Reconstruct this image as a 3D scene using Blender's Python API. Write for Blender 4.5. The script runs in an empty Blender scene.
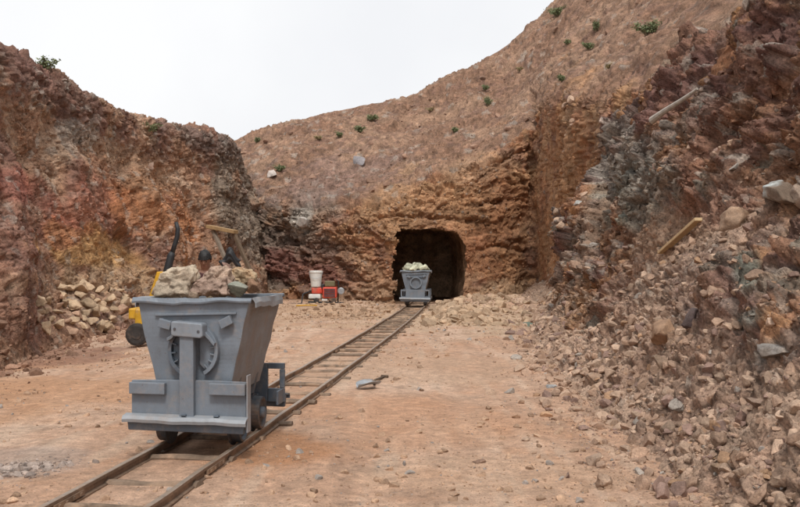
import bpy, bmesh, math, random
import numpy as np
from mathutils import Vector, Matrix
from mathutils.bvhtree import BVHTree

random.seed(7)
rng = np.random.default_rng(11)
SC = bpy.context.scene
COL = SC.collection

# ------------------------------------------------------------------ camera, sky, sun, exposure
CZ = 1.64          # eye height
F = 900.0          # focal length in photo pixels (800 wide)
HY = 262.0         # photo row of the horizon
cd = bpy.data.cameras.new("camera")
cam = bpy.data.objects.new("camera", cd)
COL.objects.link(cam)
cam.location = (0, 0, CZ)
cam.rotation_euler = (math.radians(90), 0, 0)
cd.sensor_width = 36.0
cd.lens = F / 800 * 36.0
cd.shift_y = (HY - 253.5) / 800
cd.clip_start = 0.1
cd.clip_end = 2000
SC.camera = cam

SUN_EL, SUN_AZ = math.radians(56), math.radians(176)   # azimuth clockwise from +Y
world = bpy.data.worlds.new("World")
SC.world = world
world.use_nodes = True
wn = world.node_tree.nodes
wl = world.node_tree.links
bg = wn['Background']
sky = wn.new('ShaderNodeTexSky')
sky.sky_type = 'NISHITA'
sky.sun_disc = False
sky.sun_elevation = SUN_EL
sky.sun_rotation = SUN_AZ
sky.air_density = 1.0
sky.dust_density = 6.0
hs = wn.new('ShaderNodeHueSaturation')       # thin even cloud: the sky's own light, whitened
hs.inputs['Saturation'].default_value = 0.10
wl.new(sky.outputs[0], hs.inputs['Color'])
cl = wn.new('ShaderNodeMix')                  # the cloud layer evens the sky out
cl.data_type = 'RGBA'
cl.inputs[0].default_value = 0.75
cl.inputs[7].default_value = (8.6, 8.65, 8.8, 1)
wl.new(hs.outputs[0], cl.inputs[6])
ctc = wn.new('ShaderNodeTexCoord')            # faint cloud tone
cno = wn.new('ShaderNodeTexNoise')
cno.inputs['Scale'].default_value = 2.6
cno.inputs['Detail'].default_value = 6
wl.new(ctc.outputs['Generated'], cno.inputs['Vector'])
crp = wn.new('ShaderNodeValToRGB')
crp.color_ramp.elements[0].position = 0.35
crp.color_ramp.elements[0].color = (7.7, 7.8, 8.05, 1)
crp.color_ramp.elements[1].position = 0.62
crp.color_ramp.elements[1].color = (8.6, 8.65, 8.75, 1)
wl.new(cno.outputs[0], crp.inputs[0])
wl.new(crp.outputs[0], cl.inputs[7])
wl.new(cl.outputs[2], bg.inputs['Color'])
bg.inputs['Strength'].default_value = 0.101

sd = bpy.data.lights.new("sun", 'SUN')
sd.energy = 1.5
sd.angle = math.radians(10)
sd.color = (1.0, 0.95, 0.88)
sun = bpy.data.objects.new("sun", sd)
COL.objects.link(sun)
sdir = Vector((math.sin(SUN_AZ) * math.cos(SUN_EL), math.cos(SUN_AZ) * math.cos(SUN_EL), math.sin(SUN_EL)))
sun.rotation_euler = sdir.to_track_quat('Z', 'Y').to_euler()

vs = SC.view_settings
vs.view_transform = 'Standard'
vs.look = 'None'
vs.exposure = 0.44
vs.gamma = 1.0
vs.use_curve_mapping = False


# ------------------------------------------------------------------ helpers: space, noise
def W(px, py, Y):
    return (((px - 400) / F) * Y, Y, CZ + (HY - py) / F * Y)


def on_plane(px, py, z):
    Y = (CZ - z) * F / (py - HY)
    return (((px - 400) / F) * Y, Y, z)


def h3(ix, iy, iz, seed):
    with np.errstate(over='ignore'):
        h = (ix.astype(np.uint32) * np.uint32(374761393) + iy.astype(np.uint32) * np.uint32(668265263)
             + iz.astype(np.uint32) * np.uint32(2246822519) + np.uint32((seed * 3266489917) & 0xffffffff))
        h ^= h >> np.uint32(15)
        h *= np.uint32(2246822519)
        h ^= h >> np.uint32(13)
        h *= np.uint32(3266489917)
        h ^= h >> np.uint32(16)
    return h


def u01(h, k):
    with np.errstate(over='ignore'):
        g = (h + np.uint32(k * 0x9E3779B9 & 0xffffffff)) * np.uint32(2654435761)
        g ^= g >> np.uint32(16)
        g *= np.uint32(2246822519)
        g ^= g >> np.uint32(14)
    return (g.astype(np.float32) * np.float32(1 / 4294967296.0))


_G = np.array([(1, 1, 0), (-1, 1, 0), (1, -1, 0), (-1, -1, 0), (1, 0, 1), (-1, 0, 1), (1, 0, -1), (-1, 0, -1),
               (0, 1, 1), (0, -1, 1), (0, 1, -1), (0, -1, -1), (1, 1, 0), (0, -1, 1), (-1, 1, 0), (0, -1, -1)], np.float32)


def perlin(p, seed=0):
    p = p.astype(np.float32)
    fl = np.floor(p)
    f = p - fl
    i = fl.astype(np.int64)
    u = f * f * f * (f * (f * 6 - 15) + 10)
    out = np.zeros(len(p), np.float32)
    for dx in (0, 1):
        wx = u[:, 0] if dx else 1 - u[:, 0]
        for dy in (0, 1):
            wy = u[:, 1] if dy else 1 - u[:, 1]
            for dz in (0, 1):
                wz = u[:, 2] if dz else 1 - u[:, 2]
                g = _G[h3(i[:, 0] + dx, i[:, 1] + dy, i[:, 2] + dz, seed) & np.uint32(15)]
                d = g[:, 0] * (f[:, 0] - dx) + g[:, 1] * (f[:, 1] - dy) + g[:, 2] * (f[:, 2] - dz)
                out += wx * wy * wz * d
    return out


def fbm(p, oct=4, seed=0, gain=0.5, lac=2.03):
    a, s, out = 1.0, 1.0, 0
    for k in range(oct):
        out = out + a * perlin(p * s, seed + k * 17)
        a *= gain
        s *= lac
    return out


def facets(p, seed=0, slope=0.6, crack=0.35, cw=0.16):
    """broken-rock relief in cell units: tilted plane per cell, stepped and cracked between cells; also a cell random"""
    p = p.astype(np.float32)
    fl = np.floor(p)
    f = p - fl
    i = fl.astype(np.int64)
    side = np.where(f > 0.5, 1, -1)
    best = np.full(len(p), 9.0, np.float32)
    sec = np.full(len(p), 9.0, np.float32)
    hid = np.zeros(len(p), np.uint32)
    ws = np.zeros(len(p), np.float32)
    hsum = np.zeros(len(p), np.float32)
    for a in (0, 1):
        for b in (0, 1):
            for c in (0, 1):
                ox, oy, oz = a * side[:, 0], b * side[:, 1], c * side[:, 2]
                h = h3(i[:, 0] + ox, i[:, 1] + oy, i[:, 2] + oz, seed)
                d = np.stack([f[:, 0] - ox - (0.15 + 0.7 * u01(h, 1)), f[:, 1] - oy - (0.15 + 0.7 * u01(h, 2)),
                              f[:, 2] - oz - (0.15 + 0.7 * u01(h, 3))], 1)
                dd = np.sqrt((d * d).sum(1))
                m = dd < best
                sec = np.where(m, best, np.minimum(sec, dd))
                best = np.where(m, dd, best)
                hid = np.where(m, h, hid)
                hi = u01(h, 7) - 0.5
                for ax in range(3):
                    hi = hi + slope * (u01(h, 4 + ax) * 2 - 1) * d[:, ax]
                wgt = np.exp(-18.0 * np.minimum(dd * dd, 4.0)) + 1e-9
                ws += wgt
                hsum += wgt * hi
    hgt = hsum / ws
    e = np.clip((sec - best) / cw, 0, 1)
    hgt -= crack * (1 - e) ** 2
    return hgt, u01(hid, 8), u01(hid, 9)


def sstep(a, b, x):
    t = np.clip((x - a) / (b - a), 0, 1)
    return t * t * (3 - 2 * t)


def catmull(ctrl, t):
    """ctrl (n, ...) sampled at t in [0, n-1]"""
    n = len(ctrl)
    i = np.clip(np.floor(t).astype(int), 0, n - 2)
    f = (t - i).reshape((-1,) + (1,) * (ctrl.ndim - 1))
    p1, p2 = ctrl[i], ctrl[i + 1]
    p0 = np.where((i > 0).reshape(f.shape), ctrl[np.maximum(i - 1, 0)], 2 * p1 - p2)
    p3 = np.where((i < n - 2).reshape(f.shape), ctrl[np.minimum(i + 2, n - 1)], 2 * p2 - p1)
    c = 0.36
    m1, m2 = c * (p2 - p0), c * (p3 - p1)
    f2, f3 = f * f, f * f * f
    return (2 * f3 - 3 * f2 + 1) * p1 + (f3 - 2 * f2 + f) * m1 + (-2 * f3 + 3 * f2) * p2 + (f3 - f2) * m2


def sub(counts):
    """parameter values with counts[k] samples in interval k"""
    out = []
    for k, n in enumerate(counts):
        out += [k + j / n for j in range(n)]
    return np.array(out + [len(counts)], np.float64)


def grid_normals(P):
    du = np.gradient(P, axis=0)
    dv = np.gradient(P, axis=1)
    n = np.cross(du, dv)
    n /= np.linalg.norm(n, axis=2, keepdims=True) + 1e-9
    return n


def blur(P, k):
    for _ in range(k):
        Q = P.copy()
        Q[1:-1] = (P[:-2] + 2 * P[1:-1] + P[2:]) / 4
        P = Q.copy()
        P[:, 1:-1] = (Q[:, :-2] + 2 * Q[:, 1:-1] + Q[:, 2:]) / 4
    return P


def quads(nu, nv, keep=None):
    idx = np.arange(nu * nv, dtype=np.int32).reshape(nu, nv)
    q = np.stack([idx[:-1, :-1], idx[1:, :-1], idx[1:, 1:], idx[:-1, 1:]], -1).reshape(-1, 4)
    if keep is not None:
        k = keep.reshape(nu, nv)
        kk = (k[:-1, :-1] & k[1:, :-1] & k[1:, 1:] & k[:-1, 1:]).reshape(-1)
        q = q[kk]
    return q


def np_mesh(name, V, faces, mat, col=None, smooth=True):
    me = bpy.data.meshes.new(name)
    V = np.ascontiguousarray(V, np.float32)
    faces = np.ascontiguousarray(faces, np.int32)
    n = faces.shape[1]
    me.vertices.add(len(V))
    me.vertices.foreach_set('co', V.ravel())
    me.loops.add(faces.size)
    me.loops.foreach_set('vertex_index', faces.ravel())
    me.polygons.add(len(faces))
    me.polygons.foreach_set('loop_start', np.arange(0, faces.size, n, dtype=np.int32))
    me.polygons.foreach_set('loop_total', np.full(len(faces), n, np.int32))
    me.polygons.foreach_set('use_smooth', np.full(len(faces), smooth, bool))
    me.update(calc_edges=True)
    if col is not None:
        a = me.color_attributes.new('Col', 'FLOAT_COLOR', 'POINT')
        c = np.ones((len(V), 4), np.float32)
        c[:, :3] = np.clip(col, 0.004, 0.9)
        a.data.foreach_set('color', c.ravel())
    me.materials.append(mat)
    o = bpy.data.objects.new(name, me)
    COL.objects.link(o)
    return o


BVHS = []
FRAG = []          # surfaces on which broken fragments lie: points, normals, colours, weights, count, size range in photo pixels


def add_bvh(P, keep=None, step=3):
    Q = P[::step, ::step]
    nu, nv = Q.shape[:2]
    k = None if keep is None else keep[::step, ::step].reshape(-1)
    q = quads(nu, nv, k)
    BVHS.append(BVHTree.FromPolygons(Q.reshape(-1, 3).tolist(), q.tolist()))


def cast(px, py):
    """where the ray of a photo point meets the terrain"""
    o = Vector((0, 0, CZ))
    d = Vector(((px - 400) / F, 1, (HY - py) / F)).normalized()
    best = None
    for b in BVHS:
        loc, nor, idx, dist = b.ray_cast(o, d)
        if loc is not None and (best is None or dist < best[2]):
            best = (loc, nor, dist)
    if best is None:
        return None, None
    n = best[1]
    if n.dot(d) > 0:
        n = -n
    return best[0], n


def drop(x, y):
    best = None
    for b in BVHS:
        loc, nor, idx, dist = b.ray_cast(Vector((x, y, 60)), Vector((0, 0, -1)))
        if loc is not None and (best is None or loc.z > best[0].z):
            best = (loc, nor if nor.z > 0 else -nor)
    if best is None:
        return Vector((x, y, 0)), Vector((0, 0, 1))
    return best


# ------------------------------------------------------------------ helpers: materials
def node_mat(name):
    m = bpy.data.materials.new(name)
    m.use_nodes = True
    nt = m.node_tree
    return m, nt, nt.nodes['Principled BSDF']


def noise_node(nt, scale, detail=4, rough=0.6, vec=None):
    n = nt.nodes.new('ShaderNodeTexNoise')
    n.inputs['Scale'].default_value = scale
    n.inputs['Detail'].default_value = detail
    n.inputs['Roughness'].default_value = rough
    if vec is None:
        tc = nt.nodes.new('ShaderNodeTexCoord')
        vec = tc.outputs['Object']
    nt.links.new(vec, n.inputs['Vector'])
    return n


def ramp(nt, src, stops):
    r = nt.nodes.new('ShaderNodeValToRGB')
    e = r.color_ramp.elements
    while len(e) > 1:
        e.remove(e[-1])
    e[0].position, e[0].color = stops[0][0], tuple(stops[0][1]) + (1,)
    for p, c in stops[1:]:
        k = e.new(p)
        k.color = tuple(c) + (1,)
    nt.links.new(src, r.inputs[0])
    return r


def mix(nt, a, b, fac, mode='MIX'):
    m = nt.nodes.new('ShaderNodeMix')
    m.data_type = 'RGBA'
    m.blend_type = mode
    for s, v in ((6, a), (7, b), (0, fac)):
        if hasattr(v, 'links'):
            nt.links.new(v, m.inputs[s])
        elif s == 0:
            m.inputs[0].default_value = v
        else:
            m.inputs[s].default_value = tuple(v) + (1,)
    return m.outputs[2]


def bump(nt, bsdf, layers):
    prev = None
    for src, strength, dist in layers:
        b = nt.nodes.new('ShaderNodeBump')
        b.inputs['Strength'].default_value = strength
        b.inputs['Distance'].default_value = dist
        nt.links.new(src, b.inputs['Height'])
        if prev:
            nt.links.new(prev, b.inputs['Normal'])
        prev = b.outputs[0]
    nt.links.new(prev, bsdf.inputs['Normal'])


def earth_mat(name, sc=1.0, var=0.35, bs=0.6, rough=0.95, speck=0.0):
    """vertex mineral colour, broken up by grains of two sizes"""
    m, nt, b = node_mat(name)
    at = nt.nodes.new('ShaderNodeAttribute')
    at.attribute_name = 'Col'
    n1 = noise_node(nt, 5 * sc, 8, 0.72)
    n2 = noise_node(nt, 34 * sc, 6, 0.7)
    r1 = ramp(nt, n1.outputs[0], [(0.3, (1 - var,) * 3), (0.5, (1, 1, 1)), (0.7, (1 + var, 1 + var * 0.92, 1 + var * 0.85))])
    r2 = ramp(nt, n2.outputs[0], [(0.28, (1 - var * 1.2,) * 3), (0.5, (1, 1, 1)), (0.74, (1 + var * 1.2, 1 + var * 1.15, 1 + var * 1.1))])
    c = mix(nt, at.outputs['Color'], r1.outputs[0], 1.0, 'MULTIPLY')
    c = mix(nt, c, r2.outputs[0], 1.0, 'MULTIPLY')
    if speck:                                # dark and pale mineral grains
        n3 = noise_node(nt, 13 * sc, 5, 0.68)
        r3 = ramp(nt, n3.outputs[0], [(0.34, (1 - speck,) * 3), (0.46, (1, 1, 1)), (0.62, (1, 1, 1)), (0.72, (1 + speck * .7,) * 3)])
        c = mix(nt, c, r3.outputs[0], 1.0, 'MULTIPLY')
    nt.links.new(c, b.inputs['Base Color'])
    b.inputs['Roughness'].default_value = rough
    b.inputs['Specular IOR Level'].default_value = 0.2
    bump(nt, b, [(n1.outputs[0], bs * 0.6, 0.10 / sc), (n2.outputs[0], bs, 0.02 / sc)])
    return m


def simple_mat(name, c, rough=0.6, metal=0.0, var=0.25, sc=12.0, bs=0.15, dust=None, dustamt=0.0):
    m, nt, b = node_mat(name)
    n1 = noise_node(nt, sc, 6, 0.65)
    lo, hi = [max(0, x * (1 - var)) for x in c], [min(1, x * (1 + var)) for x in c]
    r = ramp(nt, n1.outputs[0], [(0.3, lo), (0.5, c), (0.72, hi)])
    out = r.outputs[0]
    if dust:
        n3 = noise_node(nt, sc * 0.35, 7, 0.7)
        f = ramp(nt, n3.outputs[0], [(0.62 - dustamt * 0.3, (0, 0, 0)), (0.80 - dustamt * 0.3, (1, 1, 1))])
        out = mix(nt, out, dust, f.outputs[0])
    nt.links.new(out, b.inputs['Base Color'])
    b.inputs['Roughness'].default_value = rough
    b.inputs['Metallic'].default_value = metal
    if bs:
        n2 = noise_node(nt, sc * 6, 4, 0.6)
        bump(nt, b, [(n2.outputs[0], bs, 0.004)])
    return m


M_ROCK = earth_mat('rock', 1.0, 0.48, 1.0, 0.95, 0.5)
M_DIRT = earth_mat('dirt', 1.8, 0.27, 0.9, 0.95, 0.22)
M_HILL = earth_mat('hill_soil', 0.8, 0.42, 1.0, 0.95, 0.45)
M_STONE = earth_mat('stone', 2.2, 0.30, 0.7)

RUST = np.array((0.215, 0.105, 0.058))
TAN = np.array((0.36, 0.225, 0.14))
OCHRE = np.array((0.36, 0.19, 0.085))
PURPLE = np.array((0.125, 0.068, 0.056))
GREY = np.array((0.20, 0.18, 0.155))
PALE = np.array((0.42, 0.38, 0.33))
RED = np.array((0.24, 0.075, 0.05))
DARK = np.array((0.085, 0.06, 0.048))
TEAL = np.array((0.19, 0.24, 0.21))


def lerp(a, b, t):
    return a + (b - a) * t[:, None]


def proj(V):
    Y = np.maximum(V[:, 1], 0.5)
    return 400 + V[:, 0] / Y * F, HY - (V[:, 2] - CZ) / Y * F


def zones(col, V, blobs, seed):
    """colour zones, mostly mineral, some holding painted shade: ellipses about where the zone lies, ragged by noise"""
    px, py = proj(V)
    w = fbm(V * 0.55, 4, seed) * 0.9
    for (cx, cy, rx, ry, ang, c, s) in blobs:
        ca, sa = math.cos(math.radians(ang)), math.sin(math.radians(ang))
        dx, dy = px - cx, py - cy
        u, v = (dx * ca + dy * sa) / rx, (-dx * sa + dy * ca) / ry
        d = np.sqrt(u * u + v * v) + w
        col = lerp(col, np.array(c), s * (1 - sstep(0.55, 1.15, d)))
    return col


def px_ok(V):
    a, b = proj(V)
    return (V[:, 1] > 3) & (a > -40) & (a < 850) & (b > -30) & (b < 530)


# ------------------------------------------------------------------ ground
def build_ground():
    Ys = np.concatenate([np.linspace(-25, 3.5, 60), 4 * (50 / 4) ** np.linspace(0, 1, 620)])
    Xs = np.linspace(-1, 1, 560)
    YY, XX = np.meshgrid(Ys, Xs, indexing='ij')
    half = np.maximum(10, np.abs(YY) * 0.56 + 2)
    half = np.where(YY < 3.6, 24, half)
    half = np.maximum(half, 9)
    sgn = np.sign(XX) * np.abs(XX) ** 1.15
    X = sgn * half
    P = np.stack([X, YY, np.zeros_like(X)], -1)
    V = P.reshape(-1, 3)
    z = 0.07 * fbm(V * 0.22, 3, 3) + 0.03 * fbm(V * np.array((1.1, 0.8, 1)), 3, 5)
    hgt, r, r2 = facets(V * 9.0, 8, 0.4, 0.25, 0.2)
    rough = sstep(-0.15, 0.35, fbm(V * 0.5, 3, 21)) * 0.8 + 0.2
    z += 0.006 * hgt * rough
    hgt2, ra, rb = facets(V * 22.0, 9, 0.4, 0.2, 0.2)
    z += 0.006 * hgt2 * rough + 0.012 * fbm(V * np.array((2.6, 0.25, 1)), 2, 48)
    # shallow bed along the track and the raised spoil before the tunnel
    xt = track_x(V[:, 1])
    d = np.abs(V[:, 0] - xt)
    z = z * (0.35 + 0.65 * sstep(0.5, 1.2, d)) - 0.01
    spoil = sstep(24, 31, V[:, 1]) * sstep(0.6, 2.2, V[:, 0] - xt) * (1 - sstep(38, 40, V[:, 1]))
    z += spoil * (0.30 + 0.20 * fbm(V * 1.2, 3, 31))
    spl = sstep(29, 33, V[:, 1]) * sstep(0.8, 2.4, xt - V[:, 0])
    z += spl * 0.16
    V[:, 2] = z
    P = V.reshape(P.shape)
    n = fbm(V * 0.35, 4, 40)
    n2 = fbm(V * 1.3, 4, 44)
    col = lerp(np.tile(np.array((0.48, 0.303, 0.207)), (len(V), 1)), np.array((0.55, 0.385, 0.285)), sstep(-0.3, 0.5, n))
    col = lerp(col, np.array((0.46, 0.25, 0.145)), 0.5 * sstep(0.1, 0.6, n2))
    col = lerp(col, np.array((0.33, 0.225, 0.16)), 0.5 * sstep(0.1, 0.5, fbm(V * 2.1, 4, 47)))
    st = fbm(V * np.array((3.2, 0.30, 1)), 3, 48)       # cart and barrow traffic along the cut
    col = lerp(col, np.array((0.36, 0.235, 0.165)), 0.45 * sstep(0.05, 0.45, st))
    col = lerp(col, np.array((0.55, 0.42, 0.32)), 0.4 * sstep(0.15, 0.45, -st))
    col *= (1 + 0.16 * fbm(V * 14.0, 3, 49))[:, None]
    col = zones(col, V, [(275, 442, 60, 26, 0, (0.40, 0.195, 0.095), 0.75), (60, 390, 130, 30, 0, (0.46, 0.25, 0.135), 0.6),
                         (15, 462, 62, 14, 0, (0.35, 0.28, 0.24), 0.6), (480, 480, 140, 24, 0, (0.53, 0.355, 0.24), 0.4), (400, 420, 120, 30, 0, (0.49, 0.275, 0.165), 0.5),
                         (470, 318, 110, 16, 0, (0.47, 0.34, 0.235), 0.8), (330, 312, 90, 14, 0, (0.43, 0.29, 0.19), 0.6),
                         (60, 355, 90, 12, 0, (0.25, 0.135, 0.095), 0.7), (405, 370, 120, 22, 0, (0.46, 0.31, 0.215), .6)], 50)
    col *= (0.92 + 0.16 * r)[:, None]
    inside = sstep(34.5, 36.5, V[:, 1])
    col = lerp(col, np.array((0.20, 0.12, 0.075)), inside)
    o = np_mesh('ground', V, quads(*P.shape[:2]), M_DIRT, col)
    o['kind'] = 'structure'
    o['label'] = 'bare reddish tan dirt floor of the quarry cut'
    add_bvh(P, None, 3)


_tp = [on_plane(97, 507, 0.07), on_plane(200, 440, 0.07), on_plane(324, 372, 0.07), on_plane(371, 340, 0.07), on_plane(409, 310.5, 0.07)]
_ty = np.array([-6.0] + [p[1] for p in _tp] + [46.0])
_tx = np.array([_tp[0][0] - (6 + _tp[0][1]) * 0.105] + [p[0] for p in _tp] + [_tp[4][0] + (46 - _tp[4][1]) * 0.075])
_tc = np.polyfit(_ty, _tx, 3, w=np.array([0.4, 2, 2, 1.5, 1.5, 2, 0.6]))


def track_x(y):
    return np.polyval(_tc, y)


# ------------------------------------------------------------------ cliff on the left
def build_cliff():
    cols = [
        [(-6.0, 1, -.4), (-6.9, 1, .8), (-7.8, 1.5, 2.6), (-8.7, 1.5, 4.4), (-9.8, 2, 6.4), (-18, 3, 6)],
        [(-5.9, 8, -.4), (-6.8, 8, .8), (-7.7, 8.5, 2.6), (-8.6, 8.7, 4.5), (-9.8, 9, 6.6), (-18, 10, 6)],
        [W(-6, 372, 13.6), W(-4, 330, 14.6), W(-2, 230, 16.5), W(0, 130, 19), W(0, 47, 21.5), (-18, 23, 4.6)],
        [W(40, 360, 15.8), W(36, 322, 16.8), W(36, 235, 18.6), W(38, 140, 21), W(40, 69, 23.5), (-18, 25, 4.6)],
        [W(90, 345, 19), W(84, 306, 20.5), W(82, 232, 22.5), W(81, 150, 24.5), W(82, 92, 26), (-16, 29, 4.4)],
        [W(135, 332, 23), W(130, 300, 24), W(126, 232, 26), W(122, 165, 27.5), W(120, 110, 29), (-16, 32, 4.4)],
        [W(190, 315, 29), W(184, 286, 29.5), W(178, 230, 30.5), W(172, 175, 31.5), W(168, 122, 32.5), (-16, 36, 4.4)],
        [W(236, 306, 34), W(232, 275, 34.3), W(227, 225, 34.7), W(222, 178, 35), W(205, 131, 35.2), (-15, 38, 4.4)],
        [W(263, 305, 36), W(258, 270, 36.2), W(249, 225, 36.5), W(238, 180, 36.8), W(223, 141, 36.8), (-14, 40, 4.4)],
        [(-5.4, 39.5, -.4), (-5.6, 39.6, 1), (-5.9, 39.8, 2.8), (-6.4, 40, 4.3), (-7.1, 40.2, 5.6), (-13, 42, 4.2)],
    ]
    C = np.array(cols, float)
    C[:, 0, 2] = -0.4
    tu = sub([16, 40, 60, 62, 62, 62, 62, 52, 40])
    tv = sub([44, 110, 120, 90, 30])
    G = catmull(C, tu)
    G = catmull(np.swapaxes(G, 0, 1), tv)
    P = np.swapaxes(G, 0, 1)
    N = grid_normals(blur(P, 12))
    if N[100, 150, 0] < 0:
        N = -N
    V = P.reshape(-1, 3).copy()
    n = N.reshape(-1, 3)
    v = np.tile(tv, (len(tu), 1)).reshape(-1)
    D = np.zeros(len(V), np.float32)
    q = V + 0.2 * np.stack([fbm(V * 0.6, 3, 61), fbm(V * 0.6, 3, 62), fbm(V * 0.6, 3, 63)], 1)
    f1, a1, b1 = facets(q * np.array((0.6, 0.6, 0.75)), 64, 0.7, 0.12)
    f2, a2, b2 = facets(q * np.array((1.7, 1.7, 2.1)), 65, 0.7, 0.25)
    f3, a3, b3 = facets(q * np.array((4.8, 4.8, 5.8)), 66, 0.6, 0.25)
    f4, a4, b4 = facets(q * np.array((12, 12, 15)), 67, 0.5, 0.2, 0.15)
    face = sstep(0.5, 1.5, v)
    hard = 0.45 + 0.55 * sstep(-0.2, 0.3, fbm(V * 0.35, 3, 68))
    D += 0.6 * fbm(V * 0.28, 3, 69) * face * (1 - 0.7 * sstep(2.5, 3.2, v))
    D += (0.26 * f1 + 0.15 * f2 * hard) * (0.15 + 0.85 * face) * (1 - 0.6 * sstep(2.6, 3.2, v)) + 0.085 * f3 * (0.35 + 0.65 * face * hard) + 0.03 * f4
    rim = sstep(2.9, 3.6, v)
    D += rim * (0.06 * f3 + 0.05 * f2)
    V += n * D[:, None]
    P = V.reshape(P.shape)
    w = fbm(V * 0.8, 4, 70)
    col = lerp(np.tile(np.array((0.29, 0.165, 0.105)), (len(V), 1)), np.array((0.41, 0.275, 0.19)), sstep(-0.1, 0.55, w + 0.5 * (a2 - .5)))
    col = lerp(col, PURPLE * 1.5, 0.65 * sstep(0.0, 0.5, fbm(V * 0.5, 4, 71) + 0.35 * (a1 - .5) + .25 * (b2 - .5)))
    col = zones(col, V, [(60, 92, 130, 24, 32, PURPLE * 1.25, 0.75), (30, 210, 80, 60, 0, (0.27, 0.135, 0.10), 0.45),
                         (92, 215, 40, 46, 0, (0.36, 0.15, 0.095), 0.65), (105, 252, 64, 22, 10, (0.44, 0.26, 0.115), 0.85),
                         (150, 222, 40, 46, 0, (0.42, 0.185, 0.085), 0.75), (75, 135, 22, 16, 0, PALE * 0.9, 0.6),
                         (30, 185, 40, 22, 0, (0.33, 0.11, 0.085), 0.6), (60, 232, 26, 14, 0, RED * 1.2, 0.5), (130, 165, 60, 20, 25, TAN, 0.5),
                         (236, 205, 26, 70, -15, (0.175, 0.145, 0.115), 0.75), (205, 140, 36, 14, 20, (0.15, 0.11, 0.095), 0.7),
                         (110, 280, 60, 16, 0, (0.40, 0.27, 0.17), 0.8), (20, 320, 60, 24, 0, (0.27, 0.145, 0.105), 0.6)], 72)
    col *= (0.72 + 0.42 * b2 + 0.28 * b3)[:, None]
    t = sstep(0.88, 0.95, b3)
    col = lerp(col, PALE * 0.85, 0.5 * t)
    FRAG.append((V, n, col, (v > 0.15) * (0.5 + 0.5 * hard) * (px_ok(V)), 9000, 0.9, 4.2))
    o = np_mesh('cliff', V, quads(*P.shape[:2]), M_ROCK, col)
    o['kind'] = 'structure'
    o['label'] = 'rust brown and purple rock cliff on the left of the cut'
    add_bvh(P, None, 3)


# ------------------------------------------------------------------ back wall, hillside and the tunnel
TUN_Y = 35.0
TUN = [(395, 310), (394.5, 282), (394, 262), (394, 245), (396, 233), (403, 229.5), (418, 230), (436, 229.5), (450, 230.5), (460, 234),
       (465, 246), (466.5, 262), (466.5, 278), (463, 291), (459, 310)]


def in_poly(px, py, poly):
    inside = np.zeros(len(px), bool)
    n = len(poly)
    for i in range(n):
        x1, y1 = poly[i]
        x2, y2 = poly[(i + 1) % n]
        c = ((y1 > py) != (y2 > py)) & (px < (x2 - x1) * (py - y1) / (y2 - y1 + 1e-9) + x1)
        inside ^= c
    return inside


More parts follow.
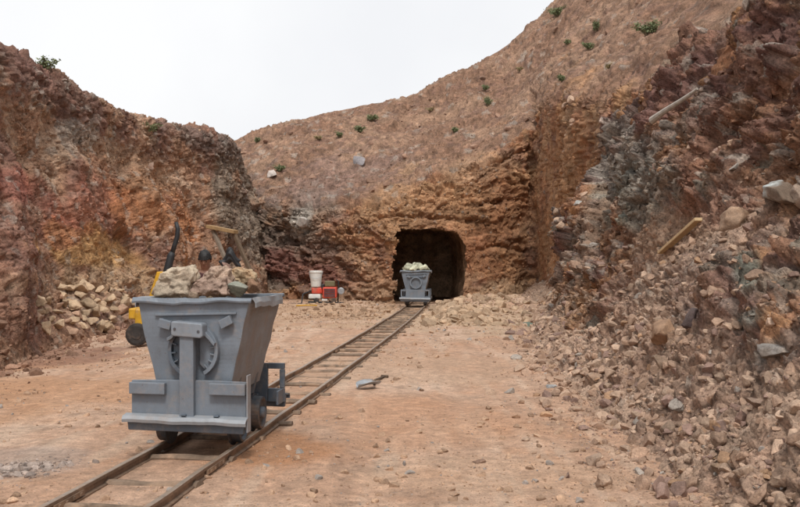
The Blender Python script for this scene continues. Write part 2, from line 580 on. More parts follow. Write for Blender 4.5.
def build_hillside():
    rows = [
        [(150, 300, 41), (150, 268, 41.3), (150, 238, 41.8), (150, 212, 42.5), (165, 190, 44), (178, 168, 47), (186, 156, 50), (190, 170, 62)],
        [(232, 302, 39), (232, 268, 39.3), (232, 238, 39.6), (230, 212, 40.5), (229, 188, 42.5), (228, 163, 46), (227, 143, 50), (225, 170, 62)],
        [(265, 303, 37.5), (265, 272, 37.8), (265, 240, 38.2), (265, 212, 39), (264, 183, 41.5), (263, 155, 46), (262, 131.5, 51), (262, 165, 64)],
        [(300, 305, 36.2), (300, 272, 36.5), (300, 240, 36.8), (300, 209, 37.4), (300, 178, 40.5), (300, 146, 46), (300, 120, 52), (300, 160, 66)],
        [(350, 306, 35.4), (350, 272, 35.6), (350, 240, 35.8), (351, 208, 36.4), (352, 172, 40.5), (352, 137, 47), (352, 107.5, 53), (352, 150, 68)],
        [(394, 306, 35.0), (394, 272, 35.1), (394, 236, 35.3), (397, 198, 36.2), (402, 162, 40.5), (405, 127, 48), (408, 97.5, 54), (408, 140, 69)],
        [(430, 306, 35.0), (430, 272, 35.1), (430, 232, 35.2), (430, 180, 36.3), (433, 148, 40.5), (437, 116, 48), (441, 82.5, 55), (441, 130, 70)],
        [(467, 306, 35.0), (467, 270, 35.2), (467, 225, 35.3), (467, 165, 36.3), (470, 132, 41), (475, 97, 49), (481, 61, 56), (481, 110, 71)],
        [(500, 305, 35.6), (500, 268, 35.8), (500, 218, 35.9), (500, 153, 36.7), (503, 120, 41.5), (507, 82, 50), (513, 41, 57), (513, 90, 72)],
        [(527, 303, 36.8), (529, 262, 37), (530, 205, 37.1), (531, 128, 37.6), (533, 97, 42), (538, 57, 50), (546, 13, 58), (546, 70, 73)],
        [(538, 304, 36.2), (539, 258, 36.2), (540, 192, 36.2), (541, 110, 36.6), (549, 77, 42), (563, 32, 50), (582, -22, 58), (590, 40, 74)],
        [(556, 308, 31.2), (557, 252, 31), (559, 187, 30.8), (561, 105, 31), (580, 64, 38), (602, 12, 46), (632, -45, 54), (650, 30, 72)],
        [(588, 318, 25.6), (590, 252, 25.3), (592, 182, 25.2), (595, 100, 25.5), (620, 52, 32), (650, -8, 40), (690, -70, 49), (730, 10, 70)],
        [(626, 332, 21.2), (631, 252, 21), (636, 172, 20.9), (642, 92, 21.2), (672, 32, 27), (712, -38, 35), (765, -110, 44), (850, 0, 68)],
        [(760, 370, 14.5), (770, 240, 14.5), (780, 120, 14.5), (790, 20, 14.6), (830, -60, 20), (880, -120, 28), (950, -180, 38), (1050, -40, 62)],
    ]
    C = np.array([[W(*p) for p in r] for r in rows], float)
    C[:, 0, 2] = -0.4
    tu = sub([26, 34, 46, 62, 52, 46, 46, 42, 38, 22, 30, 36, 40, 20])
    tv = sub([50, 60, 90, 60, 60, 50, 16])
    G = catmull(C, tu)
    G = catmull(np.swapaxes(G, 0, 1), tv)
    P = np.swapaxes(G, 0, 1)
    N = grid_normals(blur(P, 10))
    if N[200, 60, 1] > 0:
        N = -N
    V = P.reshape(-1, 3).copy()
    n = N.reshape(-1, 3)
    v = np.tile(tv, (len(tu), 1)).reshape(-1)
    u = np.repeat(tu, len(tv))
    bx, by = proj(V)
    q = V + 0.22 * np.stack([fbm(V * 0.7, 3, 81), fbm(V * 0.7, 3, 82), fbm(V * 0.7, 3, 83)], 1)
    # back wall: flat lying beds; orange side wall: tall ribs
    side = sstep(9.6, 10.4, u)
    sc1 = np.array((0.5, 0.5, 1.25)) * (1 - side)[:, None] + np.array((0.7, 1.1, 0.45)) * side[:, None]
    f1, a1, b1 = facets(q * np.array((0.5, 0.5, 1.25)), 84, 0.6, 0.25)
    g1, c1, d1 = facets(q * np.array((0.7, 0.9, 0.22)), 90, 0.5, 0.10)
    f2, a2, b2 = facets(q * np.array((1.5, 1.5, 2.5)), 85, 0.7, 0.3)
    g2, c2, d2 = facets(q * np.array((2.2, 2.6, 0.9)), 91, 0.6, 0.15)
    g1, g2 = g1 * 0.7, g2 * 0.6
    f1, f2, b2 = f1 + (g1 - f1) * side, f2 + (g2 - f2) * side, b2 + (d2 - b2) * side
    f3, a3, b3 = facets(q * np.array((3.8, 3.8, 5.4)), 86, 0.7, 0.25)
    f4, a4, b4 = facets(V * np.array((3.0, 3.0, 3.0)), 87, 0.5, 0.25)
    wall = 1 - sstep(2.85, 3.25, v + 0.25 * fbm(V * 0.5, 3, 88))
    grey = (1 - sstep(2.6, 3.6, u))           # the torn grey rock left of the wall
    f5, a5, b5 = facets(V * np.array((8.5, 8.5, 10.0)), 187, 0.5, 0.25)
    D = wall * ((0.5 + 0.5 * grey) * f1 * 0.62 + 0.24 * f2 + 0.16 * f3 + 0.06 * f5) + 0.5 * fbm(V * 0.22, 3, 89) * (0.6 + 0.4 * (1 - wall))
    soil = 1 - wall
    D += soil * (0.16 * fbm(V * 1.3, 4, 92) + 0.10 * f4 + 0.07 * f3 + 0.045 * f5)
    lip = np.exp(-((v - 3.0) / 0.10) ** 2)
    D += 0.35 * lip * sstep(5.2, 6.4, u) * (1 - side) * (0.5 + fbm(V * 0.9, 3, 93))
    for line, dep, wid in (([(412, 181), (440, 168), (470, 160), (500, 158), (528, 150)], 0.38, 2.2), ([(533, 92), (531, 150), (530, 200)], 0.32, 2.2),
                           ([(378, 219), (400, 214), (436, 217), (472, 221)], 0.35, 2.6), ([(300, 205), (340, 203), (376, 206)], 0.3, 2.4),
                           ([(482, 205), (505, 200), (528, 203)], 0.3, 2.2), ([(478, 250), (500, 246), (526, 250)], 0.3, 2.2)):
        dm = np.full(len(V), 99.0)
        wig = 3.0 * fbm(V * 1.1, 3, 195)
        for (x1, y1), (x2, y2) in zip(line, line[1:]):
            ex, ey = x2 - x1, y2 - y1
            t_ = np.clip(((bx - x1) * ex + (by + wig - y1) * ey) / (ex * ex + ey * ey), 0, 1)
            dm = np.minimum(dm, np.hypot(bx - x1 - t_ * ex, by + wig - y1 - t_ * ey))
        D -= dep * np.exp(-(dm / wid) ** 2) * (0.6 + 0.8 * a3)
    top = sstep(5.85, 6.0, v)
    D *= 1 - 0.8 * top
    # the rock about the tunnel is trimmed flat-ish so its outline stays
    D *= 1 - 0.55 * wall * sstep(5.9, 6.8, u) * (1 - sstep(10.5, 11.5, u)) * (1 - sstep(1.9, 2.5, v) * 0.6)
    near = np.exp(-(((bx - 430) / 60) ** 2 + ((by - 262) / 52) ** 2) ** 2)
    D *= 1 - 0.55 * near * wall
    V += n * D[:, None]
    P = V.reshape(P.shape)
    px, py = proj(V)
    jit = 4.6 * fbm(V * 1.5, 4, 94, 0.6)
    keep = ~(in_poly(px + jit, py + jit * 0.7, TUN) & (V[:, 1] < 38.5))
    w = fbm(V * 0.7, 4, 95)
    wc = lerp(np.tile(RUST * 1.5, (len(V), 1)), np.array((0.36, 0.21, 0.115)), sstep(-0.25, 0.45, w))
    wc = lerp(wc, TAN, 0.7 * sstep(0.0, 0.5, fbm(V * 0.45, 4, 96) + 0.4 * (a1 - .5)))
    wc = lerp(wc, PURPLE * 1.2, 0.5 * sstep(0.15, 0.5, fbm(V * 0.9, 4, 97) + 0.3 * (a2 - .5)))
    hc = lerp(np.tile(np.array((0.235, 0.138, 0.092)), (len(V), 1)), np.array((0.305, 0.192, 0.130)), sstep(-0.35, 0.5, fbm(V * 0.4, 4, 98)))
    hc = lerp(hc, np.array((0.185, 0.11, 0.085)), 0.6 * sstep(0.05, 0.5, fbm(V * 1.6, 4, 99)))
    col = lerp(hc, wc, wall)
    col = zones(col, V, [(275, 255, 46, 62, 0, (0.155, 0.125, 0.105), 0.85), (310, 215, 34, 30, 0, (0.26, 0.205, 0.165), 0.6),  # first ellipse: grey rock, darkened in colour for the shadowed recess
                         (320, 270, 55, 30, 0, (0.20, 0.115, 0.085), 0.6), (300, 270, 40, 14, 15, (0.22, 0.085, 0.07), 0.5),
                         (330, 180, 80, 22, -12, (0.22, 0.145, 0.12), 0.6), (420, 200, 60, 26, -12, (0.40, 0.235, 0.13), 0.7),
                         (480, 165, 60, 16, -8, (0.40, 0.255, 0.16), 0.6), (568, 195, 30, 105, 4, (0.36, 0.195, 0.10), 0.7),
                         (500, 230, 40, 70, 0, (0.30, 0.155, 0.08), 0.6), (302, 222, 12, 12, 0, PALE, 0.7),
                         (440, 220, 60, 12, -4, (0.34, 0.19, 0.105), 0.5), (362, 300, 40, 14, 0, (0.37, 0.235, 0.15), .7),
                         (490, 292, 40, 14, 0, (0.42, 0.285, 0.18), 0.8)], 100)
    col *= (0.68 + wall * (0.44 * b2 + 0.24 * b3) + soil * (0.26 * b4 + 0.40 * b3 + 0.25 * fbm(V * 3, 3, 191)))[:, None]
    col = lerp(col, PALE * 0.9, 0.45 * soil * sstep(0.92, 0.97, a4))
    FRAG.append((V, n, col, wall * keep * (v > .1) * px_ok(V), 7000, 0.9, 3.6))
    FRAG.append((V, n, col, soil * (v < 5.9) * px_ok(V), 14000, 0.4, 1.5))
    o = np_mesh('hillside', V, quads(*P.shape[:2], keep), M_HILL, col)
    o['kind'] = 'structure'
    o['label'] = 'bare brown hillside above the orange rock wall with the tunnel'
    add_bvh(P, keep.reshape(P.shape[:2]), 3)


def build_tunnel():
    # tube of rough rock behind the opening, a little wider than it
    ring = np.array([W(x, y, TUN_Y + .3) for x, y in TUN + TUN[:1]])[:, [0, 2]]
    c = ring.mean(0)
    ring = c + (ring - c) * 1.07
    ring = catmull(ring, np.linspace(0, len(ring) - 1, 130))
    L = np.concatenate([np.linspace(0, 3, 60), np.linspace(3.1, 7, 60)])
    P = np.zeros((len(L) + 8, len(ring), 3))
    for k, d in enumerate(L):
        P[k, :, 0] = ring[:, 0] + -0.04 * d
        P[k, :, 1] = TUN_Y + 0.26 + d
        P[k, :, 2] = ring[:, 1]
    for j in range(8):                       # end of the heading
        s = 1 - (j + 1) / 8
        cc = np.array((c[0] - 0.04 * 7, TUN_Y + 7.26 + 0.05 * j, c[1]))
        P[len(L) + j] = cc + (P[len(L) - 1] - cc) * s
    V = P.reshape(-1, 3).copy()
    f1, a1, b1 = facets(V * 1.2, 111, 0.7, 0.2)
    f2, a2, b2 = facets(V * 3.5, 112, 0.7, 0.2)
    D = 0.20 * f1 + 0.09 * f2 + 0.06
    cc = np.stack([c[0] - 0.04 * (V[:, 1] - TUN_Y), V[:, 1], np.full(len(V), c[1])], 1)
    d = V - cc
    ln = np.linalg.norm(d, axis=1, keepdims=True) + 1e-6
    V += d / ln * np.maximum(D, -0.04)[:, None] * np.minimum(1, ln)
    col = lerp(np.tile(np.array((0.46, 0.31, 0.20)), (len(V), 1)), np.array((0.33, 0.2, 0.12)), b1) * (0.7 + 0.6 * b2)[:, None]
    o = np_mesh('tunnel', V, quads(*P.shape[:2]), M_ROCK, col)
    o['kind'] = 'structure'
    o['label'] = 'dark rock walls of the mine tunnel'


# ------------------------------------------------------------------ rock slope on the right
RS = [  # Y, [(x, z) ...]: buried toe, toe, apron, apron top, face, crest, hill beyond
    (-3, [(1.7, -.3), (2.3, .05), (3.5, .95), (4.8, 2.1), (5.4, 3.4), (6.6, 6.2), (10, 8)]),
    (3, [(1.8, -.3), (2.4, .05), (3.4, .95), (4.6, 2.2), (5.2, 3.6), (6.4, 6.6), (10, 8.5)]),
    (6, [(1.65, -.3), (2.2, .05), (3.15, .85), (4.4, 2.2), (5.0, 3.8), (6.2, 7.0), (10, 9)]),
    (8, [(1.7, -.3), (2.22, .05), (3.1, .80), (4.3, 2.15), (4.95, 3.9), (6.2, 7.1), (10, 9)]),
    (10, [(1.75, -.3), (2.3, .05), (3.05, .75), (4.3, 2.25), (5.0, 4.0), (6.2, 7.1), (10, 9)]),
    (12.5, [(1.9, -.3), (2.45, .05), (3.2, .75), (4.45, 2.55), (5.15, 4.1), (6.5, 6.7), (9.5, 8.3)]),
    (15, [(2.05, -.3), (2.6, .05), (3.35, .75), (4.45, 2.75), (5.1, 4.0), (6.4, 6.2), (9, 7.3)]),
    (18, [(2.35, -.3), (2.9, .05), (3.5, .7), (4.25, 2.6), (4.85, 4.0), (6.0, 5.8), (8, 6.5)]),
    (20.5, [(2.6, -.3), (3.1, .05), (3.6, .7), (4.15, 2.3), (4.6, 3.8), (5.5, 5.3), (7, 5.7)]),
    (22.8, [(2.95, -.3), (3.4, .05), (3.85, .7), (4.35, 2.0), (4.75, 3.5), (5.4, 5.2), (6.6, 5.4)]),
    (25, [(3.3, -.3), (3.75, .05), (4.3, .65), (4.9, 1.4), (5.5, 2.3), (6.2, 3.2), (7, 3.8)]),
    (29, [(3.6, -.3), (4.1, .05), (4.7, .5), (5.4, 1.0), (6.0, 1.5), (6.6, 2), (7.4, 2.5)]),
    (33, [(3.6, -.3), (4.2, .05), (4.8, .45), (5.5, .85), (6.2, 1.2), (7, 1.6), (8, 2)]),
    (38, [(3.6, -.3), (4.2, .05), (4.8, .35), (5.5, .7), (6.2, 1), (7, 1.3), (8, 1.6)]),
]


def build_slope():
    C = np.array([[(x, Y, z) for x, z in r] for Y, r in RS], float)
    C[:, 4:, 1] += np.array([0, .6, 2.0])[None, :] * 0.3
    tu = sub([20, 70, 120, 110, 100, 90, 80, 70, 50, 42, 30, 24, 20])
    tv = sub([22, 90, 130, 110, 120, 40])
    G = catmull(C, tu)
    G = catmull(np.swapaxes(G, 0, 1), tv)
    P = np.swapaxes(G, 0, 1)
    N = grid_normals(blur(P, 10))
    if N[300, 200, 0] > 0:
        N = -N
    V = P.reshape(-1, 3).copy()
    n = N.reshape(-1, 3)
    v = np.tile(tv, (len(tu), 1)).reshape(-1)
    Yv = V[:, 1].copy()
    q0 = V + 0.22 * np.stack([fbm(V * 0.9, 4, 121), fbm(V * 0.9, 4, 122), fbm(V * 0.9, 4, 123)], 1)
    # beds dip away from the viewer
    a = math.radians(40)
    R = np.array([(1, 0, 0), (0, -math.cos(a), math.sin(a)), (0, math.sin(a), math.cos(a))])
    q = q0 @ R.T
    f0, a0, b0 = facets(q * np.array((0.55, 0.5, 0.65)), 124, 0.7, 0.12)
    f1, a1, b1 = facets(q * np.array((1.3, 1.0, 1.6)), 125, 0.8, 0.25)
    f2, a2, b2 = facets(q * np.array((3.0, 2.4, 3.9)), 126, 0.8, 0.3)
    f3, a3, b3 = facets(q * np.array((7.5, 6.0, 9.5)), 127, 0.7, 0.3)
    f4, a4, b4 = facets(q0 * 17.0, 128, 0.6, 0.25, 0.15)
    r1, ra, rb = facets(q0 * 3.6, 129, 0.7, 0.35, 0.22)       # rubble lumps
    r2, rc, rd = facets(q0 * 9.0, 130, 0.7, 0.35, 0.22)
    w = fbm(V * 0.45, 3, 131)
    rock = sstep(2.75, 3.25, v + 0.7 * w)
    far = sstep(14.5, 17.5, Yv) * (1 - sstep(23.5, 26, Yv))
    rock = np.maximum(rock, far * sstep(1.3, 2.0, v + 0.3 * w))      # grey torn buttress
    ledge = sstep(1.9, 2.3, v + 0.4 * w) * (1 - sstep(8.5, 11.5, Yv + 2 * w))
    rock = np.maximum(rock, 0.85 * ledge)
    scree = (1 - rock) * sstep(0.6, 1.2, v)
    dirt = (1 - rock) * sstep(1.7, 2.3, v + 0.4 * w) * sstep(8.5, 11, Yv)
    D = rock * (0.50 * f0 + 0.28 * f1 + 0.20 * f2 + 0.105 * f3 + 0.045 * f4)
    lum = scree * (1 - 0.6 * dirt)
    D += lum * (0.105 * r1 + 0.075 * r2 + 0.02 * f4) + scree * dirt * (0.05 * r1 + 0.05 * r2 + 0.03 * f4)
    D += 0.4 * fbm(V * 0.35, 3, 132) * sstep(1.2, 2.2, v)
    D += (1 - sstep(0.6, 1.2, v)) * (0.02 * r2 + 0.01 * f4)
    D *= np.where(Yv > 25, 0.55, 1.0)
    V += n * D[:, None]
    P = V.reshape(P.shape)
    m = fbm(V * 0.9, 4, 133)
    rc_ = lerp(np.tile(np.array((0.25, 0.135, 0.083)), (len(V), 1)), PURPLE * 1.2, sstep(-0.25, 0.3, m + 0.6 * (a1 - .5)))
    rc_ = lerp(rc_, OCHRE * 0.95, 0.65 * sstep(0.1, 0.5, fbm(V * 0.8, 4, 134) + 0.5 * (a2 - .5)))
    rc_ = lerp(rc_, GREY, 0.55 * sstep(0.05, 0.5, fbm(V * 0.7, 4, 135) + 0.5 * (b1 - .5)))
    rc_ *= (0.66 + 0.55 * b2 + 0.45 * b3)[:, None]
    sc_ = lerp(np.tile(np.array((0.34, 0.228, 0.168)), (len(V), 1)), np.array((0.44, 0.31, 0.23)), sstep(-0.3, 0.5, m))
    sc_ *= (0.68 + 0.4 * rb + 0.3 * rd)[:, None]
    col = lerp(sc_, rc_, rock)
    col = lerp(col, np.array((0.46, 0.315, 0.215)), (1 - sstep(0.5, 1.0, v)) * (1 - sstep(24, 28, Yv)))
    Z = [(606, 185, 24, 95, 14, GREY * 1.15, 0.6), (632, 160, 30, 40, 30, GREY * 1.05, 0.5),
         (640, 230, 60, 40, 0, (0.30, 0.185, 0.12), 0.6), (700, 195, 70, 22, 8, (0.235, 0.12, 0.085), 0.7),
         (760, 150, 60, 40, 0, (0.205, 0.115, 0.075), 0.4), (700, 60, 70, 60, -40, (0.165, 0.09, 0.075), 0.6),
         (785, 285, 30, 16, 0, (0.13, 0.135, 0.12), 0.55), (745, 268, 14, 22, 0, np.array((0.21, 0.25, 0.21)), 0.6), (640, 195, 34, 30, 20, np.array((0.20, 0.205, 0.175)), 0.6), (752, 318, 22, 12, -35, np.array((0.27, 0.29, 0.25)), 0.6), (775, 350, 46, 18, -35, (0.30, 0.27, 0.24), 0.6),  # first ellipse: dark hollow, its shade put into the colour
         (665, 330, 26, 18, 0, (0.42, 0.26, 0.165), 0.7), (690, 310, 20, 30, -30, (0.145, 0.11, 0.105), 0.7),
         (560, 300, 40, 20, 20, (0.36, 0.24, 0.16), 0.5), (690, 270, 50, 16, -30, (0.22, 0.155, 0.125), 0.5)]
    col = zones(col, V, Z, 136)
    pale = sstep(0.90, 0.96, b3) * rock + 0.8 * sstep(0.93, 0.97, rd) * scree
    col = lerp(col, PALE, 0.55 * pale)
    tl = sstep(0.955, 0.985, b2) * rock
    col = lerp(col, TEAL, 0.5 * tl)
    FRAG.append((V, n, col, (0.3 + rock) * (v > 1.1) * px_ok(V), 20000, 0.8, 5.5))
    FRAG.append((V, n, col, rock * (v > 1.6) * px_ok(V), 420, 5.0, 13.0))
    o = np_mesh('rock_slope', V, quads(*P.shape[:2]), M_ROCK, col)
    o['kind'] = 'structure'
    o['label'] = 'torn rock face and rubble slope on the right of the cut'
    add_bvh(P, None, 3)


build_ground()
build_cliff()
build_hillside()
build_tunnel()
build_slope()


# ------------------------------------------------------------------ helpers: things and parts
def empty(name, loc, label=None, cat=None, group=None, rz=0.0):
    o = bpy.data.objects.new(name, None)
    COL.objects.link(o)
    o.location = loc
    o.rotation_euler = (0, 0, rz)
    tag(o, label, cat, group)
    return o


def tag(o, label=None, cat=None, group=None, kind=None):
    if label:
        o['label'] = label
    if cat:
        o['category'] = cat
    if group:
        o['group'] = group
    if kind:
        o['kind'] = kind
    return o


def put(name, bm, mat, parent=None, bevel=0.0, smooth=False):
    bmesh.ops.recalc_face_normals(bm, faces=bm.faces)
    me = bpy.data.meshes.new(name)
    bm.to_mesh(me)
    bm.free()
    for p in me.polygons:
        p.use_smooth = smooth
    me.materials.append(mat)
    o = bpy.data.objects.new(name, me)
    COL.objects.link(o)
    if parent:
        o.parent = parent
    if bevel:
        b = o.modifiers.new('bevel', 'BEVEL')
        b.width = bevel
        b.segments = 2
        b.limit_method = 'ANGLE'
    return o


def box(bm, c, s, rot=None):
    vs = bmesh.ops.create_cube(bm, size=1)['verts']
    for v in vs:
        v.co = Vector((v.co.x * s[0], v.co.y * s[1], v.co.z * s[2]))
        if rot is not None:
            v.co = rot @ v.co
        v.co += Vector(c)
    return vs


def slab(bm, poly, y0, y1):
    """polygon in x-z pulled along y"""
    a = [bm.verts.new((x, y0, z)) for x, z in poly]
    b = [bm.verts.new((x, y1, z)) for x, z in poly]
    n = len(poly)
    bm.faces.new(a)
    bm.faces.new(b[::-1])
    for i in range(n):
        j = (i + 1) % n
        bm.faces.new((a[i], b[i], b[j], a[j]))


def tube(bm, pts, rad, seg=10, cap=True):
    pts = [Vector(p) for p in pts]
    rads = rad if isinstance(rad, (list, tuple)) else [rad] * len(pts)
    rings = []
    up = None
    for i, p in enumerate(pts):
        t = (pts[min(i + 1, len(pts) - 1)] - pts[max(i - 1, 0)]).normalized()
        if up is None:
            up = Vector((0, 0, 1)) if abs(t.z) < 0.9 else Vector((1, 0, 0))
        a = (up - t * up.dot(t)).normalized()
        b = t.cross(a)
        up = a
        rings.append([bm.verts.new(p + (a * math.cos(k / seg * 2 * math.pi) + b * math.sin(k / seg * 2 * math.pi)) * rads[i]) for k in range(seg)])
    for r, s in zip(rings, rings[1:]):
        for k in range(seg):
            bm.faces.new((r[k], r[(k + 1) % seg], s[(k + 1) % seg], s[k]))
    if cap:
        bm.faces.new(rings[0][::-1])
        bm.faces.new(rings[-1])


def lathe(bm, prof, axis_pt, axis='x', seg=28):
    """profile (along, radius) turned about an axis"""
    rings = []
    for a, r in prof:
        ring = []
        for k in range(seg):
            c, s = math.cos(k / seg * 2 * math.pi) * r, math.sin(k / seg * 2 * math.pi) * r
            v = (a, c, s) if axis == 'x' else (c, s, a)
            ring.append(bm.verts.new(Vector(v) + Vector(axis_pt)))
        rings.append(ring)
    for r, s in zip(rings, rings[1:]):
        for k in range(seg):
            bm.faces.new((r[k], r[(k + 1) % seg], s[(k + 1) % seg], s[k]))
    bm.faces.new(rings[0][::-1])
    bm.faces.new(rings[-1])


# ------------------------------------------------------------------ stones
def stone_shape(seed, cuts=11, rough=0.05, subdiv=4, stretch=(1, 1, 1)):
    """a block broken along flat planes"""
    r = np.random.default_rng(seed)
    bm = bmesh.new()
    bmesh.ops.create_icosphere(bm, subdivisions=subdiv, radius=1)
    V = np.array([v.co[:] for v in bm.verts])
    T = np.array([[v.index for v in f.verts] for f in bm.faces])
    bm.free()
    for _ in range(cuts):
        n = r.normal(size=3)
        n /= np.linalg.norm(n)
        d = r.uniform(0.30, 0.68)
        s = V @ n
        V -= np.outer(np.maximum(s - d, 0), n) * 0.96
    V = V * np.array(stretch)
    if rough:
        f, a, b = facets(V * 3.2 + seed, seed, 0.6, 0.2)
        V += V / (np.linalg.norm(V, axis=1, keepdims=True) + 1e-6) * (rough * f + rough * 0.8 * fbm(V * 2.5 + seed, 4, seed))[:, None]
    V -= (V.max(0) + V.min(0)) / 2
    V /= (V.max(0) - V.min(0)).max() / 2
    return V, T


def stone_mesh(name, V, T, mat, c, seed, mott=None):
    r = fbm(V * 1.6 + seed * 3.1, 4, seed + 5)
    col = np.tile(np.array(c, float), (len(V), 1)) * (0.88 + 0.5 * r)[:, None]
    if mott is not None:
        col = lerp(col, np.array(mott, float), sstep(0.0, 0.35, fbm(V * 2.3 + seed, 4, seed + 9)))
    o = np_mesh(name, V, T, mat, col, smooth=True)
    return o


HULLS = []
for k in range(14):
    V_, T_ = stone_shape(900 + k, 14, 0.0, 2, tuple(np.random.default_rng(k).uniform(0.55, 1.0, 3)))
    HULLS.append((V_, T_))
BIG = []
for k in range(12):
    BIG.append(stone_shape(300 + k, 16, 0.05, 4, tuple(np.random.default_rng(50 + k).uniform(0.6, 1.0, 3))))


def rand_rot(r):
    q = r.normal(size=4)
    q /= np.linalg.norm(q)
    w, x, y, z = q
    return np.array([[1 - 2 * (y * y + z * z), 2 * (x * y - z * w), 2 * (x * z + y * w)],
                     [2 * (x * y + z * w), 1 - 2 * (x * x + z * z), 2 * (y * z - x * w)],
                     [2 * (x * z - y * w), 2 * (y * z + x * w), 1 - 2 * (x * x + y * y)]])


CHIPS = []
for k in range(24):
    r_ = np.random.default_rng(7000 + k)
    bm_ = bmesh.new()
    ax_ = r_.uniform(0.45, 1.0, 3)
    for _k in range(13):
        q_ = r_.normal(size=3)
        q_ /= np.linalg.norm(q_)
        bm_.verts.new(tuple(q_ * ax_ * r_.uniform(0.8, 1.05)))
    ch = bmesh.ops.convex_hull(bm_, input=bm_.verts)
    bmesh.ops.delete(bm_, geom=[g for g in ch['geom_interior'] if isinstance(g, bmesh.types.BMVert)], context='VERTS')
    bm_.verts.index_update()
    CHIPS.append((np.array([v.co[:] for v in bm_.verts]), np.array([[v.index for v in f.verts] for f in bm_.faces])))
    bm_.free()


def scatter_fragments():
    r = np.random.default_rng(404)
    VV, TT, CC, base = [], [], [], 0
    for V, n, col, wt, cnt, s0, s1 in FRAG:
        wt = np.asarray(wt, float)
        idx = r.choice(len(V), cnt, replace=False, p=wt / wt.sum())
        for i in idx:
            s = s0 * (s1 / s0) ** (r.random() ** 2.2) / F * V[i, 1]
            X, T = CHIPS[int(r.integers(len(CHIPS)))]
            X = (X @ rand_rot(r).T) * s * r.uniform(.75, 1.3, 3) + V[i] - n[i] * s * 0.25
            c = col[i] * r.uniform(0.7, 1.35)
            if r.random() < 0.10:
                c = c * 0.5 + np.array((0.30, 0.26, 0.22)) * 0.5
            VV.append(X)
            TT.append(T + base)
            CC.append(np.tile(c, (len(X), 1)))
            base += len(X)
    o = np_mesh('rock_fragments', np.concatenate(VV), np.concatenate(TT), M_ROCK, np.concatenate(CC), smooth=False)
    tag(o, 'broken rock fragments clinging to the cliffs and the slopes', None, None, 'stuff')


def scatter_mass(name, items, mat, label):
    """many small stones in one mesh: items of (point, radius, colour)"""
    r = np.random.default_rng(len(items))
    VV, TT, CC, base = [], [], [], 0
    for p, s, c in items:
        fine = s / p[1] * F < 3.2
        V, T = CHIPS[int(r.integers(len(CHIPS)))] if fine else HULLS[int(r.integers(len(HULLS)))]
        X = (V @ rand_rot(r).T) * s * np.array((1, 1, 0.8)) + np.array(p)
        VV.append(X)
        TT.append(T + base)
        CC.append(np.tile(np.array(c), (len(V), 1)))
        base += len(V)
    o = np_mesh(name, np.concatenate(VV), np.concatenate(TT), mat, np.concatenate(CC), smooth=False)
    tag(o, label, None, None, 'stuff')
    return o


_big_meshes = {}


def place_stone(name, p, size, c, seed, label, cat='rock', group=None, sink=0.25, mott=None, flat=1.0):
    r = np.random.default_rng(seed)
    V, T = BIG[seed % len(BIG)]
    X = (V @ rand_rot(r).T) * np.array((1, 1, flat)) * size
    o = stone_mesh(name, X, T, M_STONE, c, seed, mott)
    o.location = (p[0], p[1], p[2] + size * flat * (0.75 - 2 * sink * 0.75))
    tag(o, label, cat, group)
    return o


def scree_colour(r):
    t = r.random()
    base = np.array((0.37, 0.25, 0.18))
    if t < 0.30:
        base = np.array((0.45, 0.32, 0.235))
    elif t < 0.45:
        base = np.array((0.27, 0.18, 0.145))
    elif t < 0.48:
        base = np.array((0.36, 0.315, 0.275))
    elif t < 0.51:
        base = np.array((0.40, 0.25, 0.155))
    return base * r.uniform(0.75, 1.2)


